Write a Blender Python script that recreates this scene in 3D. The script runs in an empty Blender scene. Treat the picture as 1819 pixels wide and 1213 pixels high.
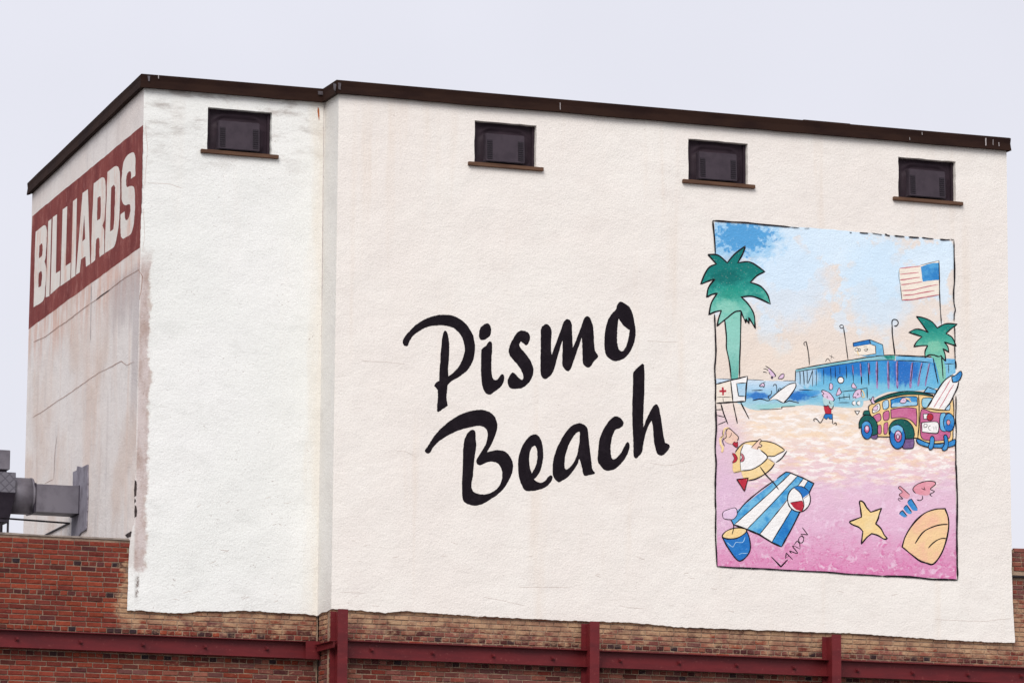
import bpy, bmesh, math, random
from mathutils import Vector, Matrix
from mathutils.geometry import tessellate_polygon
from mathutils import noise as mnoise
random.seed(7)
scene = bpy.context.scene
col = scene.collection

# ------------------------------------------------------------------ camera
# solved from the window corners, eaves and beam lines of the photograph (1819 x 1213 px)
PW, PH, FPX = 1819.0, 1213.0, 7416.73
YAW, PITCH, ROLL = 0.3558, 0.1587, 0.0081
CAM = Vector((-15.3785, -47.5176, 1.6))
fw = Vector((math.sin(YAW)*math.cos(PITCH), math.cos(YAW)*math.cos(PITCH), math.sin(PITCH)))
r0 = Vector((math.cos(YAW), -math.sin(YAW), 0)); u0 = r0.cross(fw)
rt = r0*math.cos(ROLL) + u0*math.sin(ROLL); up = -r0*math.sin(ROLL) + u0*math.cos(ROLL)
cd = bpy.data.cameras.new('camera'); cam = bpy.data.objects.new('camera', cd); col.objects.link(cam)
M = Matrix((rt, up, -fw)).transposed().to_4x4(); M.translation = CAM
cam.matrix_world = M
cd.sensor_fit = 'HORIZONTAL'; cd.sensor_width = 36; cd.lens = FPX*36/PW
cd.clip_start = 0.5; cd.clip_end = 3000
scene.camera = cam

# ------------------------------------------------------------------ light: bright overcast
SUN_EL, SUN_AZ = math.radians(42), math.radians(34)      # azimuth: left of the facade's normal
sd = Vector((-math.sin(SUN_AZ)*math.cos(SUN_EL), -math.cos(SUN_AZ)*math.cos(SUN_EL), math.sin(SUN_EL)))
w = bpy.data.worlds.new('World'); scene.world = w; w.use_nodes = True
nt = w.node_tree; nt.nodes.clear()
wo = nt.nodes.new('ShaderNodeOutputWorld'); bg = nt.nodes.new('ShaderNodeBackground')
sky = nt.nodes.new('ShaderNodeTexSky'); sky.sky_type = 'NISHITA'; sky.sun_disc = False
sky.sun_elevation = SUN_EL; sky.sun_rotation = math.atan2(sd.x, sd.y)
sky.air_density = 1.0; sky.dust_density = 3.0
cloud = nt.nodes.new('ShaderNodeRGB'); cloud.outputs[0].default_value = (0.486, 0.486, 0.534, 1)
scl = nt.nodes.new('ShaderNodeVectorMath'); scl.operation = 'SCALE'; scl.inputs['Scale'].default_value = 10.0
tcw = nt.nodes.new('ShaderNodeTexCoord'); nzw = nt.nodes.new('ShaderNodeTexNoise')
nzw.inputs['Scale'].default_value = 5.0; nzw.inputs['Detail'].default_value = 4
mrw = nt.nodes.new('ShaderNodeMapRange'); mrw.inputs['From Min'].default_value = 0.3; mrw.inputs['From Max'].default_value = 0.7; mrw.inputs['To Min'].default_value = 9.35; mrw.inputs['To Max'].default_value = 10.5
nt.links.new(tcw.outputs['Generated'], nzw.inputs['Vector']); nt.links.new(nzw.outputs['Fac'], mrw.inputs['Value'])
nt.links.new(mrw.outputs['Result'], scl.inputs['Scale'])
mx = nt.nodes.new('ShaderNodeMix'); mx.data_type = 'RGBA'; mx.inputs[0].default_value = 0.95
nt.links.new(cloud.outputs[0], scl.inputs[0]); nt.links.new(sky.outputs[0], mx.inputs[6])
nt.links.new(scl.outputs[0], mx.inputs[7]); nt.links.new(mx.outputs[2], bg.inputs[0])
bg.inputs[1].default_value = 0.1
nt.links.new(bg.outputs[0], wo.inputs[0])
sl = bpy.data.lights.new('sun', 'SUN'); so = bpy.data.objects.new('sun', sl); col.objects.link(so)
sl.energy = 1.5; sl.angle = math.radians(34); sl.color = (1.0, 0.97, 0.94)
so.rotation_euler = (-sd).to_track_quat('-Z', 'Y').to_euler(); so.location = (0, -20, 40)
vs = scene.view_settings
vs.view_transform = 'Standard'; vs.look = 'None'; vs.gamma = 1.0; vs.use_curve_mapping = False
vs.exposure = 0.76

# ------------------------------------------------------------------ helpers: measuring
WID, DEP, LW, LL, LK = 9.1, 0.5425, 2.3122, 6.6927, 0.2773   # facade width, recess, left section, left side
ZTOP = 12.64
def ray(px, py):
    return (fw + rt*((px-PW/2)/FPX) - up*((py-PH/2)/FPX))
def onY(px, py, Y=0.0):
    d = ray(px, py); t = (Y-CAM.y)/d.y; p = CAM + d*t
    return p
LDIR = Vector((LK, LL, 0)).normalized(); LNRM = Vector((-LDIR.y, LDIR.x, 0))
LORG = Vector((-LW, DEP, 0))
def onL(px, py, off=0.0):
    o = LORG + LNRM*off; d = ray(px, py); t = (o-CAM).dot(LNRM)/d.dot(LNRM)
    return CAM + d*t
def onX(px, py, X=0.0):
    d = ray(px, py); t = (X-CAM.x)/d.x
    return CAM + d*t
def lin(c):
    c = c/255.0
    return c/12.92 if c <= 0.04045 else ((c+0.055)/1.055)**2.4
def rgb(r, g, b, k=1.0): return (lin(r)*k, lin(g)*k, lin(b)*k, 1)

# ------------------------------------------------------------------ helpers: nodes
class NT:
    def __init__(s, name):
        s.m = bpy.data.materials.new(name); s.m.use_nodes = True
        s.t = s.m.node_tree; s.t.nodes.clear()
        s.out = s.t.nodes.new('ShaderNodeOutputMaterial'); s.b = s.t.nodes.new('ShaderNodeBsdfPrincipled')
        s.t.links.new(s.b.outputs[0], s.out.inputs[0])
        s.b.inputs['Roughness'].default_value = 0.85
        s.b.inputs['Specular IOR Level'].default_value = 0.12
        s._pos = None; s._uv = None
    def n(s, t): return s.t.nodes.new(t)
    def set(s, sock, v):
        if isinstance(v, bpy.types.NodeSocket): s.t.links.new(v, sock)
        elif v is not None:
            if hasattr(sock.default_value, '__len__') and not hasattr(v, '__len__'): v = (v,)*len(sock.default_value)
            if hasattr(sock.default_value, '__len__'): v = tuple(v)[:len(sock.default_value)]
            sock.default_value = v
    def pos(s):
        if s._pos is None: s._pos = s.n('ShaderNodeNewGeometry').outputs['Position']
        return s._pos
    def uv(s):
        if s._uv is None: s._uv = s.n('ShaderNodeUVMap').outputs[0]
        return s._uv
    def scale(s, v, xyz):
        q = s.n('ShaderNodeVectorMath'); q.operation = 'MULTIPLY'; s.set(q.inputs[0], v); q.inputs[1].default_value = xyz
        return q.outputs[0]
    def noise(s, scale, detail=3, vec=None, rough=0.55, dist=0.0):
        q = s.n('ShaderNodeTexNoise'); q.inputs['Scale'].default_value = scale; q.inputs['Detail'].default_value = detail
        q.inputs['Roughness'].default_value = rough; q.inputs['Distortion'].default_value = dist
        s.set(q.inputs['Vector'], vec if vec is not None else s.pos()); return q.outputs['Fac']
    def math(s, op, a, b=None, clamp=False):
        q = s.n('ShaderNodeMath'); q.operation = op; q.use_clamp = clamp
        s.set(q.inputs[0], a)
        if b is not None: s.set(q.inputs[1], b)
        return q.outputs[0]
    def rng(s, v, a, b, c=0.0, d=1.0, smooth=True):
        q = s.n('ShaderNodeMapRange'); q.interpolation_type = 'SMOOTHSTEP' if smooth else 'LINEAR'
        s.set(q.inputs['Value'], v)
        for k, x in zip(('From Min', 'From Max', 'To Min', 'To Max'), (a, b, c, d)): s.set(q.inputs[k], x)
        return q.outputs[0]
    def mix(s, f, a, b, mode='MIX'):
        q = s.n('ShaderNodeMix'); q.data_type = 'RGBA'; q.blend_type = mode
        s.set(q.inputs[0], f); s.set(q.inputs[6], a); s.set(q.inputs[7], b); return q.outputs[2]
    def sep(s, v):
        q = s.n('ShaderNodeSeparateXYZ'); s.set(q.inputs[0], v); return q.outputs
    def bump(s, h, dist, strength=1.0, nrm=None):
        q = s.n('ShaderNodeBump'); q.inputs['Distance'].default_value = dist; q.inputs['Strength'].default_value = strength
        s.set(q.inputs['Height'], h)
        if nrm is not None: s.set(q.inputs['Normal'], nrm)
        return q.outputs[0]
    def col(s, c): s.set(s.b.inputs['Base Color'], c)
    def nrm(s, v): s.set(s.b.inputs['Normal'], v)
    def stucco_relief(s, k=1.0):
        fine = s.noise(44, 4, rough=0.65)
        v = s.scale(s.pos(), (1, 1, 1.35))
        med = s.noise(13, 4, v, dist=0.25)
        big = s.noise(1.6, 2)
        h = s.math('ADD', s.math('MULTIPLY', fine, 0.42), s.math('ADD', s.math('MULTIPLY', med, 0.34), s.math('MULTIPLY', big, 1.8)))
        b = s.bump(h, 0.0165*k, 0.9)
        s.nrm(b)
        return fine, med, big
    def specks(s, c, amt=0.5):
        """small dark pits of a hand-floated coat"""
        v = s.scale(s.pos(), (1, 1, 1.7))
        p = s.noise(23, 2, v, rough=0.7); q = s.noise(2.1, 2)
        f = s.math('MULTIPLY', s.rng(p, 0.665, 0.73), s.rng(q, 0.42, 0.6, 0.15, 1.0))
        return s.mix(s.math('MULTIPLY', f, amt), c, rgb(150, 132, 126))

MATS = {}
def stucco(name, base, warm, grey, streak=0.25, dirt=None, speck=0.6):
    s = NT(name); fine, med, big = s.stucco_relief()
    c = s.mix(s.rng(s.noise(0.55, 4, rough=0.6), 0.38, 0.68), base, warm)
    c = s.mix(s.math('MULTIPLY', s.rng(s.noise(1.7, 5, s.scale(s.pos(), (1, 1, 2.2)), rough=0.65), 0.5, 0.75), 0.5), c, grey)
    st = s.noise(1.0, 3, s.scale(s.pos(), (3.2, 3.2, 0.22)), rough=0.55)
    c = s.mix(s.math('MULTIPLY', s.rng(st, 0.56, 0.74), streak), c, rgb(222, 196, 168))
    if dirt: c = dirt(s, c)
    c = s.mix(s.rng(fine, 0.36, 0.62, 0.09, 0.0), c, rgb(150, 136, 130))
    c = s.specks(c, speck)
    s.col(c); s.b.inputs['Roughness'].default_value = 0.92; s.b.inputs['Specular IOR Level'].default_value = 0.15
    MATS[name] = s.m; return s.m

ZB0, ZB1 = onY(250, 1022, DEP).z, onY(255, 470, DEP).z
ZC0 = onL(225, 492).z
def grime_recess(s, c):
    x, y, z = s.sep(s.pos())
    # sooty smears that somebody's broom or the rain left, upper left
    v = s.n('ShaderNodeMapping'); v.inputs['Rotation'].default_value = (0, math.radians(38), 0); v.inputs['Scale'].default_value = (1.1, 1, 3.4)
    s.set(v.inputs['Vector'], s.pos())
    sm = s.noise(2.2, 5, v.outputs[0], rough=0.62)
    reach = s.rng(z, 11.3, 12.6)
    f = s.math('MULTIPLY', s.rng(sm, 0.47, 0.7), reach)
    c = s.mix(s.math('MULTIPLY', f, 0.62), c, rgb(150, 138, 130))
    # yellowed run down the inner corner
    e = s.math('ADD', x, s.math('MULTIPLY', s.noise(1.3, 4, s.scale(s.pos(), (6, 6, 0.8))), 0.34))
    f2 = s.rng(e, -0.06, 0.14)
    c = s.mix(s.math('MULTIPLY', f2, 0.42), c, rgb(224, 212, 194))
    # strip along the outer corner where the white has come off the old render
    e = s.math('ADD', x, LW)
    wn = s.noise(1.6, 5, s.scale(s.pos(), (0.3, 0.3, 1)), rough=0.65); fn = s.noise(16, 4, rough=0.7)
    ew = s.math('ADD', s.math('SUBTRACT', e, s.math('MULTIPLY', wn, 0.20)), s.math('MULTIPLY', s.math('SUBTRACT', fn, 0.5), 0.10))
    strip = s.math('MULTIPLY', s.rng(ew, 0.055, 0.015), s.rng(e, -0.01, 0.025, 0.35, 1.0))
    zz = s.math('ADD', z, s.math('MULTIPLY', s.math('SUBTRACT', fn, 0.5), 0.25))
    strip = s.math('MULTIPLY', strip, s.math('MULTIPLY', s.rng(zz, ZB0, ZB0+0.12), s.rng(zz, ZB1+0.25, ZB1-0.1)))
    tone_ = s.mix(s.rng(s.noise(5, 5, s.scale(s.pos(), (1, 1, 0.5)), rough=0.65), 0.4, 0.66), rgb(204, 190, 186), rgb(172, 148, 138))
    c = s.mix(s.math('MULTIPLY', strip, 0.92), c, tone_)
    rim = s.math('MULTIPLY', s.rng(ew, 0.075, 0.045), s.rng(ew, 0.0, 0.045))
    rim = s.math('MULTIPLY', rim, s.math('MULTIPLY', s.rng(zz, ZB0, ZB0+0.12), s.rng(zz, ZB1+0.25, ZB1-0.1)))
    c = s.mix(s.math('MULTIPLY', rim, s.rng(s.noise(9, 4), 0.45, 0.65, 0, 0.6)), c, rgb(176, 150, 134))
    # brown weep under it
    e2 = s.math('ABSOLUTE', s.math('SUBTRACT', e, s.math('ADD', 0.045, s.math('MULTIPLY', s.math('SUBTRACT', fn, 0.5), 0.08))))
    wp_ = s.math('MULTIPLY', s.rng(e2, 0.035, 0.005), s.math('MULTIPLY', s.rng(z, ZB0-0.36, ZB0-0.2), s.rng(z, ZB0+0.06, ZB0-0.06)))
    return s.mix(s.math('MULTIPLY', wp_, s.rng(fn, 0.38, 0.6, 0.2, 0.9)), c, rgb(108, 92, 84))
def grime_left(s, c):
    st = s.noise(1.0, 5, s.scale(s.pos(), (2.2, 2.2, 0.28)), rough=0.65)
    x, y, z = s.sep(s.pos())
    low = s.rng(z, 12.1, 10.2)
    c = s.mix(s.math('MULTIPLY', s.rng(st, 0.48, 0.68), s.math('MULTIPLY', low, 0.30)), c, rgb(220, 186, 164))
    g = s.noise(1.0, 5, s.scale(s.pos(), (3.5, 3.5, 0.7)), rough=0.65)
    c = s.mix(s.math('MULTIPLY', s.rng(g, 0.5, 0.72), 0.26), c, rgb(176, 166, 164))
    r = s.noise(0.8, 3, s.scale(s.pos(), (1, 1, 1)))
    c = s.mix(s.math('MULTIPLY', s.rng(r, 0.5, 0.7), s.math('MULTIPLY', low, 0.5)), c, rgb(212, 188, 172))
    # rusty bleed from the painted band and grey damp under the long crack, near the corner
    dr = s.noise(1.0, 4, s.scale(s.pos(), (5, 5, 1.1)), rough=0.65)
    bl = s.math('MULTIPLY', s.rng(z, ZC0-0.55, ZC0+0.1), s.rng(z, ZC0+1.35, ZC0+0.5))
    c = s.mix(s.math('MULTIPLY', s.math('MULTIPLY', bl, s.rng(dr, 0.40, 0.62)), 0.6), c, rgb(214, 168, 148))
    zd = s.math('ADD', z, s.math('MULTIPLY', s.math('SUBTRACT', dr, 0.5), 0.9))
    dm = s.math('MULTIPLY', s.math('MULTIPLY', s.rng(zd, ZC0-0.75, ZC0-0.3), s.rng(z, ZC0+0.12, ZC0-0.02)), s.rng(y, DEP+2.0, DEP+1.2))
    ed = s.math('MULTIPLY', s.rng(y, DEP+0.42, DEP+0.28), s.rng(zd, ZC0-2.3, ZC0-1.2))
    ed = s.math('MULTIPLY', ed, s.rng(z, ZC0+0.12, ZC0-0.02))
    return s.mix(s.math('MULTIPLY', s.math('MAXIMUM', dm, ed), 0.5), c, rgb(178, 168, 168))
stucco('stucco_cream', rgb(239, 232, 224), rgb(242, 237, 229), rgb(228, 220, 212), 0.20)
stucco('stucco_white', rgb(237, 238, 233), rgb(241, 241, 237), rgb(218, 219, 214), 0.05, grime_recess)
stucco('stucco_return', rgb(224, 222, 217), rgb(220, 217, 211), rgb(204, 202, 198), 0.3, None, 0.3)
stucco('plaster_side', rgb(233, 227, 222), rgb(229, 219, 212), rgb(216, 208, 203), 0.0, grime_left, 0.5)
stucco('bare_render', rgb(196, 181, 177), rgb(186, 166, 158), rgb(170, 158, 158), 0.3, None, 0.9)

def paint(name, c, c2=None, sc=9.0, amt=0.8, wear=0.10, rough=0.75, lo=0.4, hi=0.66, wearcol=None):
    """brushed wall paint: two tones in blotches, worn on the high grains of the stucco"""
    s = NT(name); fine, med, big = s.stucco_relief()
    c2 = c2 or tuple(min(1, v*1.25+0.01) for v in c[:3])+(1,)
    f = s.rng(s.noise(sc, 5, rough=0.65), lo, hi)
    k = s.mix(s.math('MULTIPLY', f, amt), c, c2)
    k = s.mix(s.rng(s.noise(46, 3, rough=0.6), 0.6, 0.74, 0, wear), k, wearcol or rgb(226, 216, 208))
    s.col(k); s.b.inputs['Roughness'].default_value = rough
    MATS[name] = s.m; return s.m

def plain(name, c, rough=0.6, metal=0.0, c2=None, sc=6.0, amt=0.5, bump=0.0, bscale=30, spec=0.3, stretch=(1, 1, 1)):
    s = NT(name)
    v = s.scale(s.pos(), stretch)
    c2 = c2 or tuple(v_*0.7 for v_ in c[:3])+(1,)
    s.col(s.mix(s.math('MULTIPLY', s.rng(s.noise(sc, 5, v, rough=0.6), 0.38, 0.68), amt), c, c2))
    s.b.inputs['Roughness'].default_value = rough; s.b.inputs['Metallic'].default_value = metal
    s.b.inputs['Specular IOR Level'].default_value = spec
    if bump: s.nrm(s.bump(s.noise(bscale, 4), bump, 0.8))
    MATS[name] = s.m; return s.m

# ------------------------------------------------------------------ helpers: objects
def link(o, parent=None):
    col.objects.link(o)
    if parent is not None: o.parent = parent
    return o
def mesh_obj(name, verts, faces, mat, parent=None, uvs=None, smooth=False):
    me = bpy.data.meshes.new(name); me.from_pydata([tuple(v) for v in verts], [], faces)
    for m in (mat if isinstance(mat, (list, tuple)) else [mat]): me.materials.append(MATS[m] if isinstance(m, str) else m)
    if smooth: me.polygons.foreach_set('use_smooth', [True]*len(me.polygons))
    me.update()
    return link(bpy.data.objects.new(name, me), parent)
def thing(name, label, cat, loc=(0, 0, 0), group=None):
    o = bpy.data.objects.new(name, None); link(o); o.location = loc; o.empty_display_size = 0.2
    o['label'] = label; o['category'] = cat
    if group: o['group'] = group
    bpy.context.view_layer.update()
    return o
def settle(o, parent):
    """parent a piece built in world coordinates without moving it"""
    o.parent = parent
    if parent.type == 'EMPTY': o.matrix_parent_inverse = Matrix.Translation(-parent.location)
    return o
def part(name, verts, faces, mat, parent, smooth=False):
    o = mesh_obj(name, verts, faces, mat, None, smooth=smooth)
    if parent is not None: settle(o, parent)
    return o
def box_vf(a, b, bev=0.0):
    bm = bmesh.new(); bmesh.ops.create_cube(bm, size=1)
    a = Vector(a); b = Vector(b); c = (a+b)/2; s = b-a
    for v in bm.verts: v.co = Vector((v.co.x*s.x, v.co.y*s.y, v.co.z*s.z))+c
    if bev: bmesh.ops.bevel(bm, geom=bm.edges[:], offset=bev, segments=2, affect='EDGES')
    bm.normal_update()
    v = [x.co.copy() for x in bm.verts]; bm.verts.index_update(); f = [[q.index for q in x.verts] for x in bm.faces]
    bm.free(); return v, f
def box(name, a, b, mat, parent, bev=0.0):
    v, f = box_vf(a, b, bev); return part(name, v, f, mat, parent)
def tube_vf(p, q, r, n=10, r2=None, cap=True):
    p = Vector(p); q = Vector(q); d = (q-p).normalized(); a = d.orthogonal().normalized(); b = d.cross(a)
    r2 = r if r2 is None else r2
    v = [p+(a*math.cos(t)+b*math.sin(t))*r for t in [2*math.pi*i/n for i in range(n)]]
    v += [q+(a*math.cos(t)+b*math.sin(t))*r2 for t in [2*math.pi*i/n for i in range(n)]]
    f = [[i, (i+1) % n, n+(i+1) % n, n+i] for i in range(n)]
    if cap: f += [list(range(n))[::-1], list(range(n, 2*n))]
    return v, f
def merge(*vfs):
    V, F = [], []
    for v, f in vfs:
        o = len(V); V += v; F += [[i+o for i in x] for x in f]
    return V, F
def spline(pts, closed=True, step=6):
    """Catmull-Rom through points; a third element marks a sharp corner"""
    n = len(pts); P = [Vector((p[0], p[1])) for p in pts]; S = [len(p) > 2 for p in pts]
    out = []
    rng_ = range(n if closed else n-1)
    for i in rng_:
        a, b = P[i], P[(i+1) % n]
        pa = P[i-1] if (closed or i > 0) else a; pb = P[(i+2) % n] if (closed or i < n-2) else b
        ta = (b-a) if S[i] else (b-pa)*0.5; tb = (b-a) if S[(i+1) % n] else (pb-a)*0.5
        L = (b-a).length
        if L > 1e-6:
            if ta.length > L: ta *= L/ta.length
            if tb.length > L: tb *= L/tb.length
        k = step
        for j in range(k):
            t = j/k; t2 = t*t; t3 = t2*t
            out.append(a*(2*t3-3*t2+1)+ta*(t3-2*t2+t)+b*(-2*t3+3*t2)+tb*(t3-t2))
    if not closed: out.append(P[-1])
    return [(p.x, p.y) for p in out]
def slab(loops, back, outer=None):
    """front sheet of a polygon with holes (3-D loops) plus side faces going `back`"""
    V, F = [], []
    tris = tessellate_polygon([[Vector(p) for p in l] for l in loops])
    for l in loops: V += [Vector(p) for p in l]
    F = [list(t) for t in tris]
    if back is not None:
        base = len(V); back = Vector(back); n0 = len(loops[0])
        ob = Vector(outer) if outer is not None else back
        V += [v+(ob if i < n0 else back) for i, v in enumerate(V[:base])]
        o = 0
        for l in loops:
            n = len(l)
            for i in range(n):
                F.append([o+i, o+(i+1) % n, base+o+(i+1) % n, base+o+i])
            o += n
    return V, F
def fix_normals(o):
    bm = bmesh.new(); bm.from_mesh(o.data); bmesh.ops.recalc_face_normals(bm, faces=bm.faces); bm.to_mesh(o.data); bm.free()
def jag(pts, amp, seg, freq=1.0, seed=0):
    """subdivide an open pixel line and roughen it"""
    out = []
    for (a, b) in zip(pts[:-1], pts[1:]):
        d = math.hypot(b[0]-a[0], b[1]-a[1]); k = max(1, int(d/seg))
        for j in range(k):
            t = j/k; x = a[0]+(b[0]-a[0])*t; y = a[1]+(b[1]-a[1])*t
            n = mnoise.noise_vector(Vector((x*0.045*freq, y*0.045*freq, seed)))
            n2 = mnoise.noise_vector(Vector((x*0.2*freq, y*0.2*freq, seed+5)))
            out.append((x+(n.x+0.5*n2.x)*amp, y+(n.y+0.5*n2.y)*amp))
    out.append(pts[-1]); return out

# ------------------------------------------------------------------ materials of the solid things
plain('coping_brown', rgb(48, 32, 26), 0.85, 0.0, rgb(36, 23, 21), 1.6, 0.9, 0.003, 25, 0.08, (1, 1, 3))
plain('coping_grey', rgb(98, 92, 96), 0.6, 0.0, rgb(60, 50, 52), 9, 0.9)
plain('coping_scratch', rgb(176, 168, 166), 0.7)
plain('plastic_dark', rgb(52, 40, 47), 0.6, 0.0, rgb(42, 32, 39), 4, 0.8, 0.002, 18, 0.15)
plain('plastic_box', rgb(68, 59, 66), 0.5, 0.0, rgb(58, 50, 57), 8, 0.8, 0.0, 30, 0.15)
plain('plastic_grille', rgb(40, 32, 39), 0.5, 0.0, rgb(33, 26, 32), 8, 0.5)
plain('sill_wood', rgb(100, 73, 56), 0.75, 0.0, rgb(78, 54, 42), 3.0, 0.9, 0.003, 30, 0.2, (1, 5, 9))
plain('sheet_steel', rgb(122, 118, 126), 0.5, 0.25, rgb(92, 88, 96), 3.2, 0.9, 0.003, 7, 0.4)
plain('sheet_dark', rgb(60, 54, 64), 0.55, 0.2, rgb(44, 38, 48), 5, 0.8)
plain('sealant_grey', rgb(140, 136, 146), 0.8, 0.0, rgb(112, 106, 116), 5, 0.9, 0.006, 22)
plain('rod_steel', rgb(52, 46, 52), 0.55, 0.2)
plain('tar', rgb(48, 40, 42), 0.8, 0.0, rgb(34, 28, 30), 8, 0.8, 0.01, 20)
plain('roof_felt', rgb(96, 92, 92), 0.9, 0.0, rgb(74, 70, 70), 3, 0.8)
plain('grey_cap', rgb(150, 138, 128), 0.9, 0.0, rgb(112, 100, 94), 6, 0.9, 0.01, 14)
plain('crack', rgb(166, 130, 114), 0.9, 0.0, rgb(128, 96, 86), 12, 0.9)
plain('crack_pale', rgb(212, 198, 188), 0.9, 0.0, rgb(186, 170, 160), 12, 0.9)
plain('hole_dark', rgb(70, 60, 58), 0.95, 0.0, rgb(40, 32, 32), 14, 0.9, 0.02, 20)
plain('rust', rgb(170, 92, 46), 0.9, 0.0, rgb(214, 176, 140), 14, 0.9)
plain('smear_grey', rgb(160, 150, 152), 0.9, 0.0, rgb(188, 176, 174), 5, 0.9)
plain('asphalt', rgb(118, 116, 114), 0.95, 0.0, rgb(98, 96, 95), 0.8, 0.8, 0.01, 60)
def steel_paint():
    s = NT('red_steel')
    c = s.mix(s.rng(s.noise(3.0, 5, s.scale(s.pos(), (0.6, 0.6, 3)), rough=0.6), 0.36, 0.68), rgb(106, 30, 34), rgb(90, 25, 30))
    c = s.mix(s.math('MULTIPLY', s.rng(s.noise(28, 3), 0.62, 0.74), 0.35), c, rgb(150, 84, 78))
    s.col(c); s.b.inputs['Roughness'].default_value = 0.5; s.b.inputs['Specular IOR Level'].default_value = 0.3
    s.nrm(s.bump(s.noise(20, 3), 0.002, 0.5)); MATS['red_steel'] = s.m
steel_paint()
def lattice():
    s = NT('sheet_lattice')
    x, y, z = s.sep(s.pos())
    a = s.math('ABSOLUTE', s.math('SINE', s.math('MULTIPLY', s.math('ADD', x, z), 28.0)))
    b = s.math('ABSOLUTE', s.math('SINE', s.math('MULTIPLY', s.math('SUBTRACT', x, z), 28.0)))
    f = s.rng(s.math('MINIMUM', a, b), 0.05, 0.5)
    s.col(s.mix(f, rgb(92, 90, 98), rgb(112, 110, 118))); s.nrm(s.bump(f, 0.004, 0.6))
    s.b.inputs['Roughness'].default_value = 0.55; MATS['sheet_lattice'] = s.m
lattice()

ZS = onY(900, 1096.5).z           # lower edge of the stucco on the main wall
def brick_mat(name, obj_colour):
    s = NT(name); x, y, z = s.sep(s.pos())
    if obj_colour: base = s.n('ShaderNodeObjectInfo').outputs['Color']
    else:
        q = s.n('ShaderNodeAttribute'); q.attribute_name = 'tone'; base = q.outputs['Color']
    c = s.mix(s.math('MULTIPLY', s.rng(s.noise(16, 5, rough=0.65), 0.4, 0.7), 0.45), base, s.mix(1.0, base, (0.55, 0.5, 0.52, 1), 'MULTIPLY'))
    # old render left on the faces: thick under the coat's edge, thinning downwards, ragged
    n1 = s.noise(7.5, 5, s.scale(s.pos(), (1, 1, 1.6)), rough=0.7); n2 = s.noise(1.2, 3)
    up_ = s.math('SUBTRACT', s.rng(z, ZS-0.50, ZS+0.02, -0.18, 0.20), s.math('ADD', s.rng(z, ZS+0.05, ZS+0.3, 0, 0.12), s.rng(z, ZS+0.5, ZS+0.62, 0, 0.5)))
    side = s.rng(x, -2.66, -2.36, -0.45, 0.0)
    m = s.math('ADD', s.math('ADD', s.math('ADD', n1, s.math('MULTIPLY', n2, 0.35)), up_), side)
    f = s.rng(m, 0.60, 0.84)
    c = s.mix(s.math('MULTIPLY', f, 0.80), c, s.mix(s.rng(s.noise(5, 3), 0.4, 0.6), rgb(190, 156, 122), rgb(158, 124, 100)))
    g = s.noise(38, 3, rough=0.7)
    c = s.mix(s.math('MULTIPLY', s.rng(g, 0.62, 0.72), s.rng(x, -3.4, -1.0, 0.12, 0.5)), c, rgb(196, 170, 150))
    s.col(c); s.b.inputs['Roughness'].default_value = 0.92; s.b.inputs['Specular IOR Level'].default_value = 0.15
    s.nrm(s.bump(s.noise(30, 5, rough=0.65), 0.012, 0.9)); MATS[name] = s.m
brick_mat('brick_single', True); brick_mat('brick_joined', False)
def mortar_mat():
    s = NT('mortar'); x, y, z = s.sep(s.pos())
    c = s.mix(s.rng(s.noise(5, 5, rough=0.7), 0.38, 0.66), rgb(168, 144, 122), rgb(122, 100, 86))
    c = s.mix(s.rng(x, -2.7, -2.2), s.mix(0.5, c, rgb(126, 106, 94)), c)
    s.col(c); s.b.inputs['Roughness'].default_value = 0.95; s.nrm(s.bump(s.noise(40, 4), 0.012, 0.9)); MATS['mortar'] = s.m
mortar_mat()
def far_brick():
    s = NT('brick_far')
    q = s.n('ShaderNodeTexBrick'); x, y, z = s.sep(s.pos())
    cx = s.n('ShaderNodeCombineXYZ'); s.set(cx.inputs[0], s.math('ADD', x, y)); s.set(cx.inputs[1], z)
    s.set(q.inputs['Vector'], cx.outputs[0]); q.inputs['Scale'].default_value = 1.0
    q.inputs['Brick Width'].default_value = 0.187; q.inputs['Row Height'].default_value = 0.0602; q.inputs['Mortar Size'].default_value = 0.006
    q.inputs['Color1'].default_value = rgb(150, 72, 58); q.inputs['Color2'].default_value = rgb(116, 62, 56); q.inputs['Mortar'].default_value = rgb(150, 124, 106)
    s.col(q.outputs['Color']); s.nrm(s.bump(q.outputs['Fac'], -0.01, 0.8)); MATS['brick_far'] = s.m
far_brick()

# ------------------------------------------------------------------ the ground
g = mesh_obj('ground', [(-700, -700, 0), (700, -700, 0), (700, 700, 0), (-700, 700, 0)], [[0, 1, 2, 3]], 'asphalt')
g['kind'] = 'structure'

# ------------------------------------------------------------------ the stuccoed building
bld = thing('stucco_building', 'tall windowless stuccoed building with brown metal coping, painted lettering and a beach mural', 'building', (3.4, 3.5, 0))
WZ_T, WZ_B, WWID = 12.4456, 11.9163, 0.8169
WINS = [(-1.5024, DEP), (1.7645, 0.0), (4.6266, 0.0), (7.5469, 0.0)]
REV = 0.16
def V3(p): return (p[0], p[1], p[2])
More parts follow.
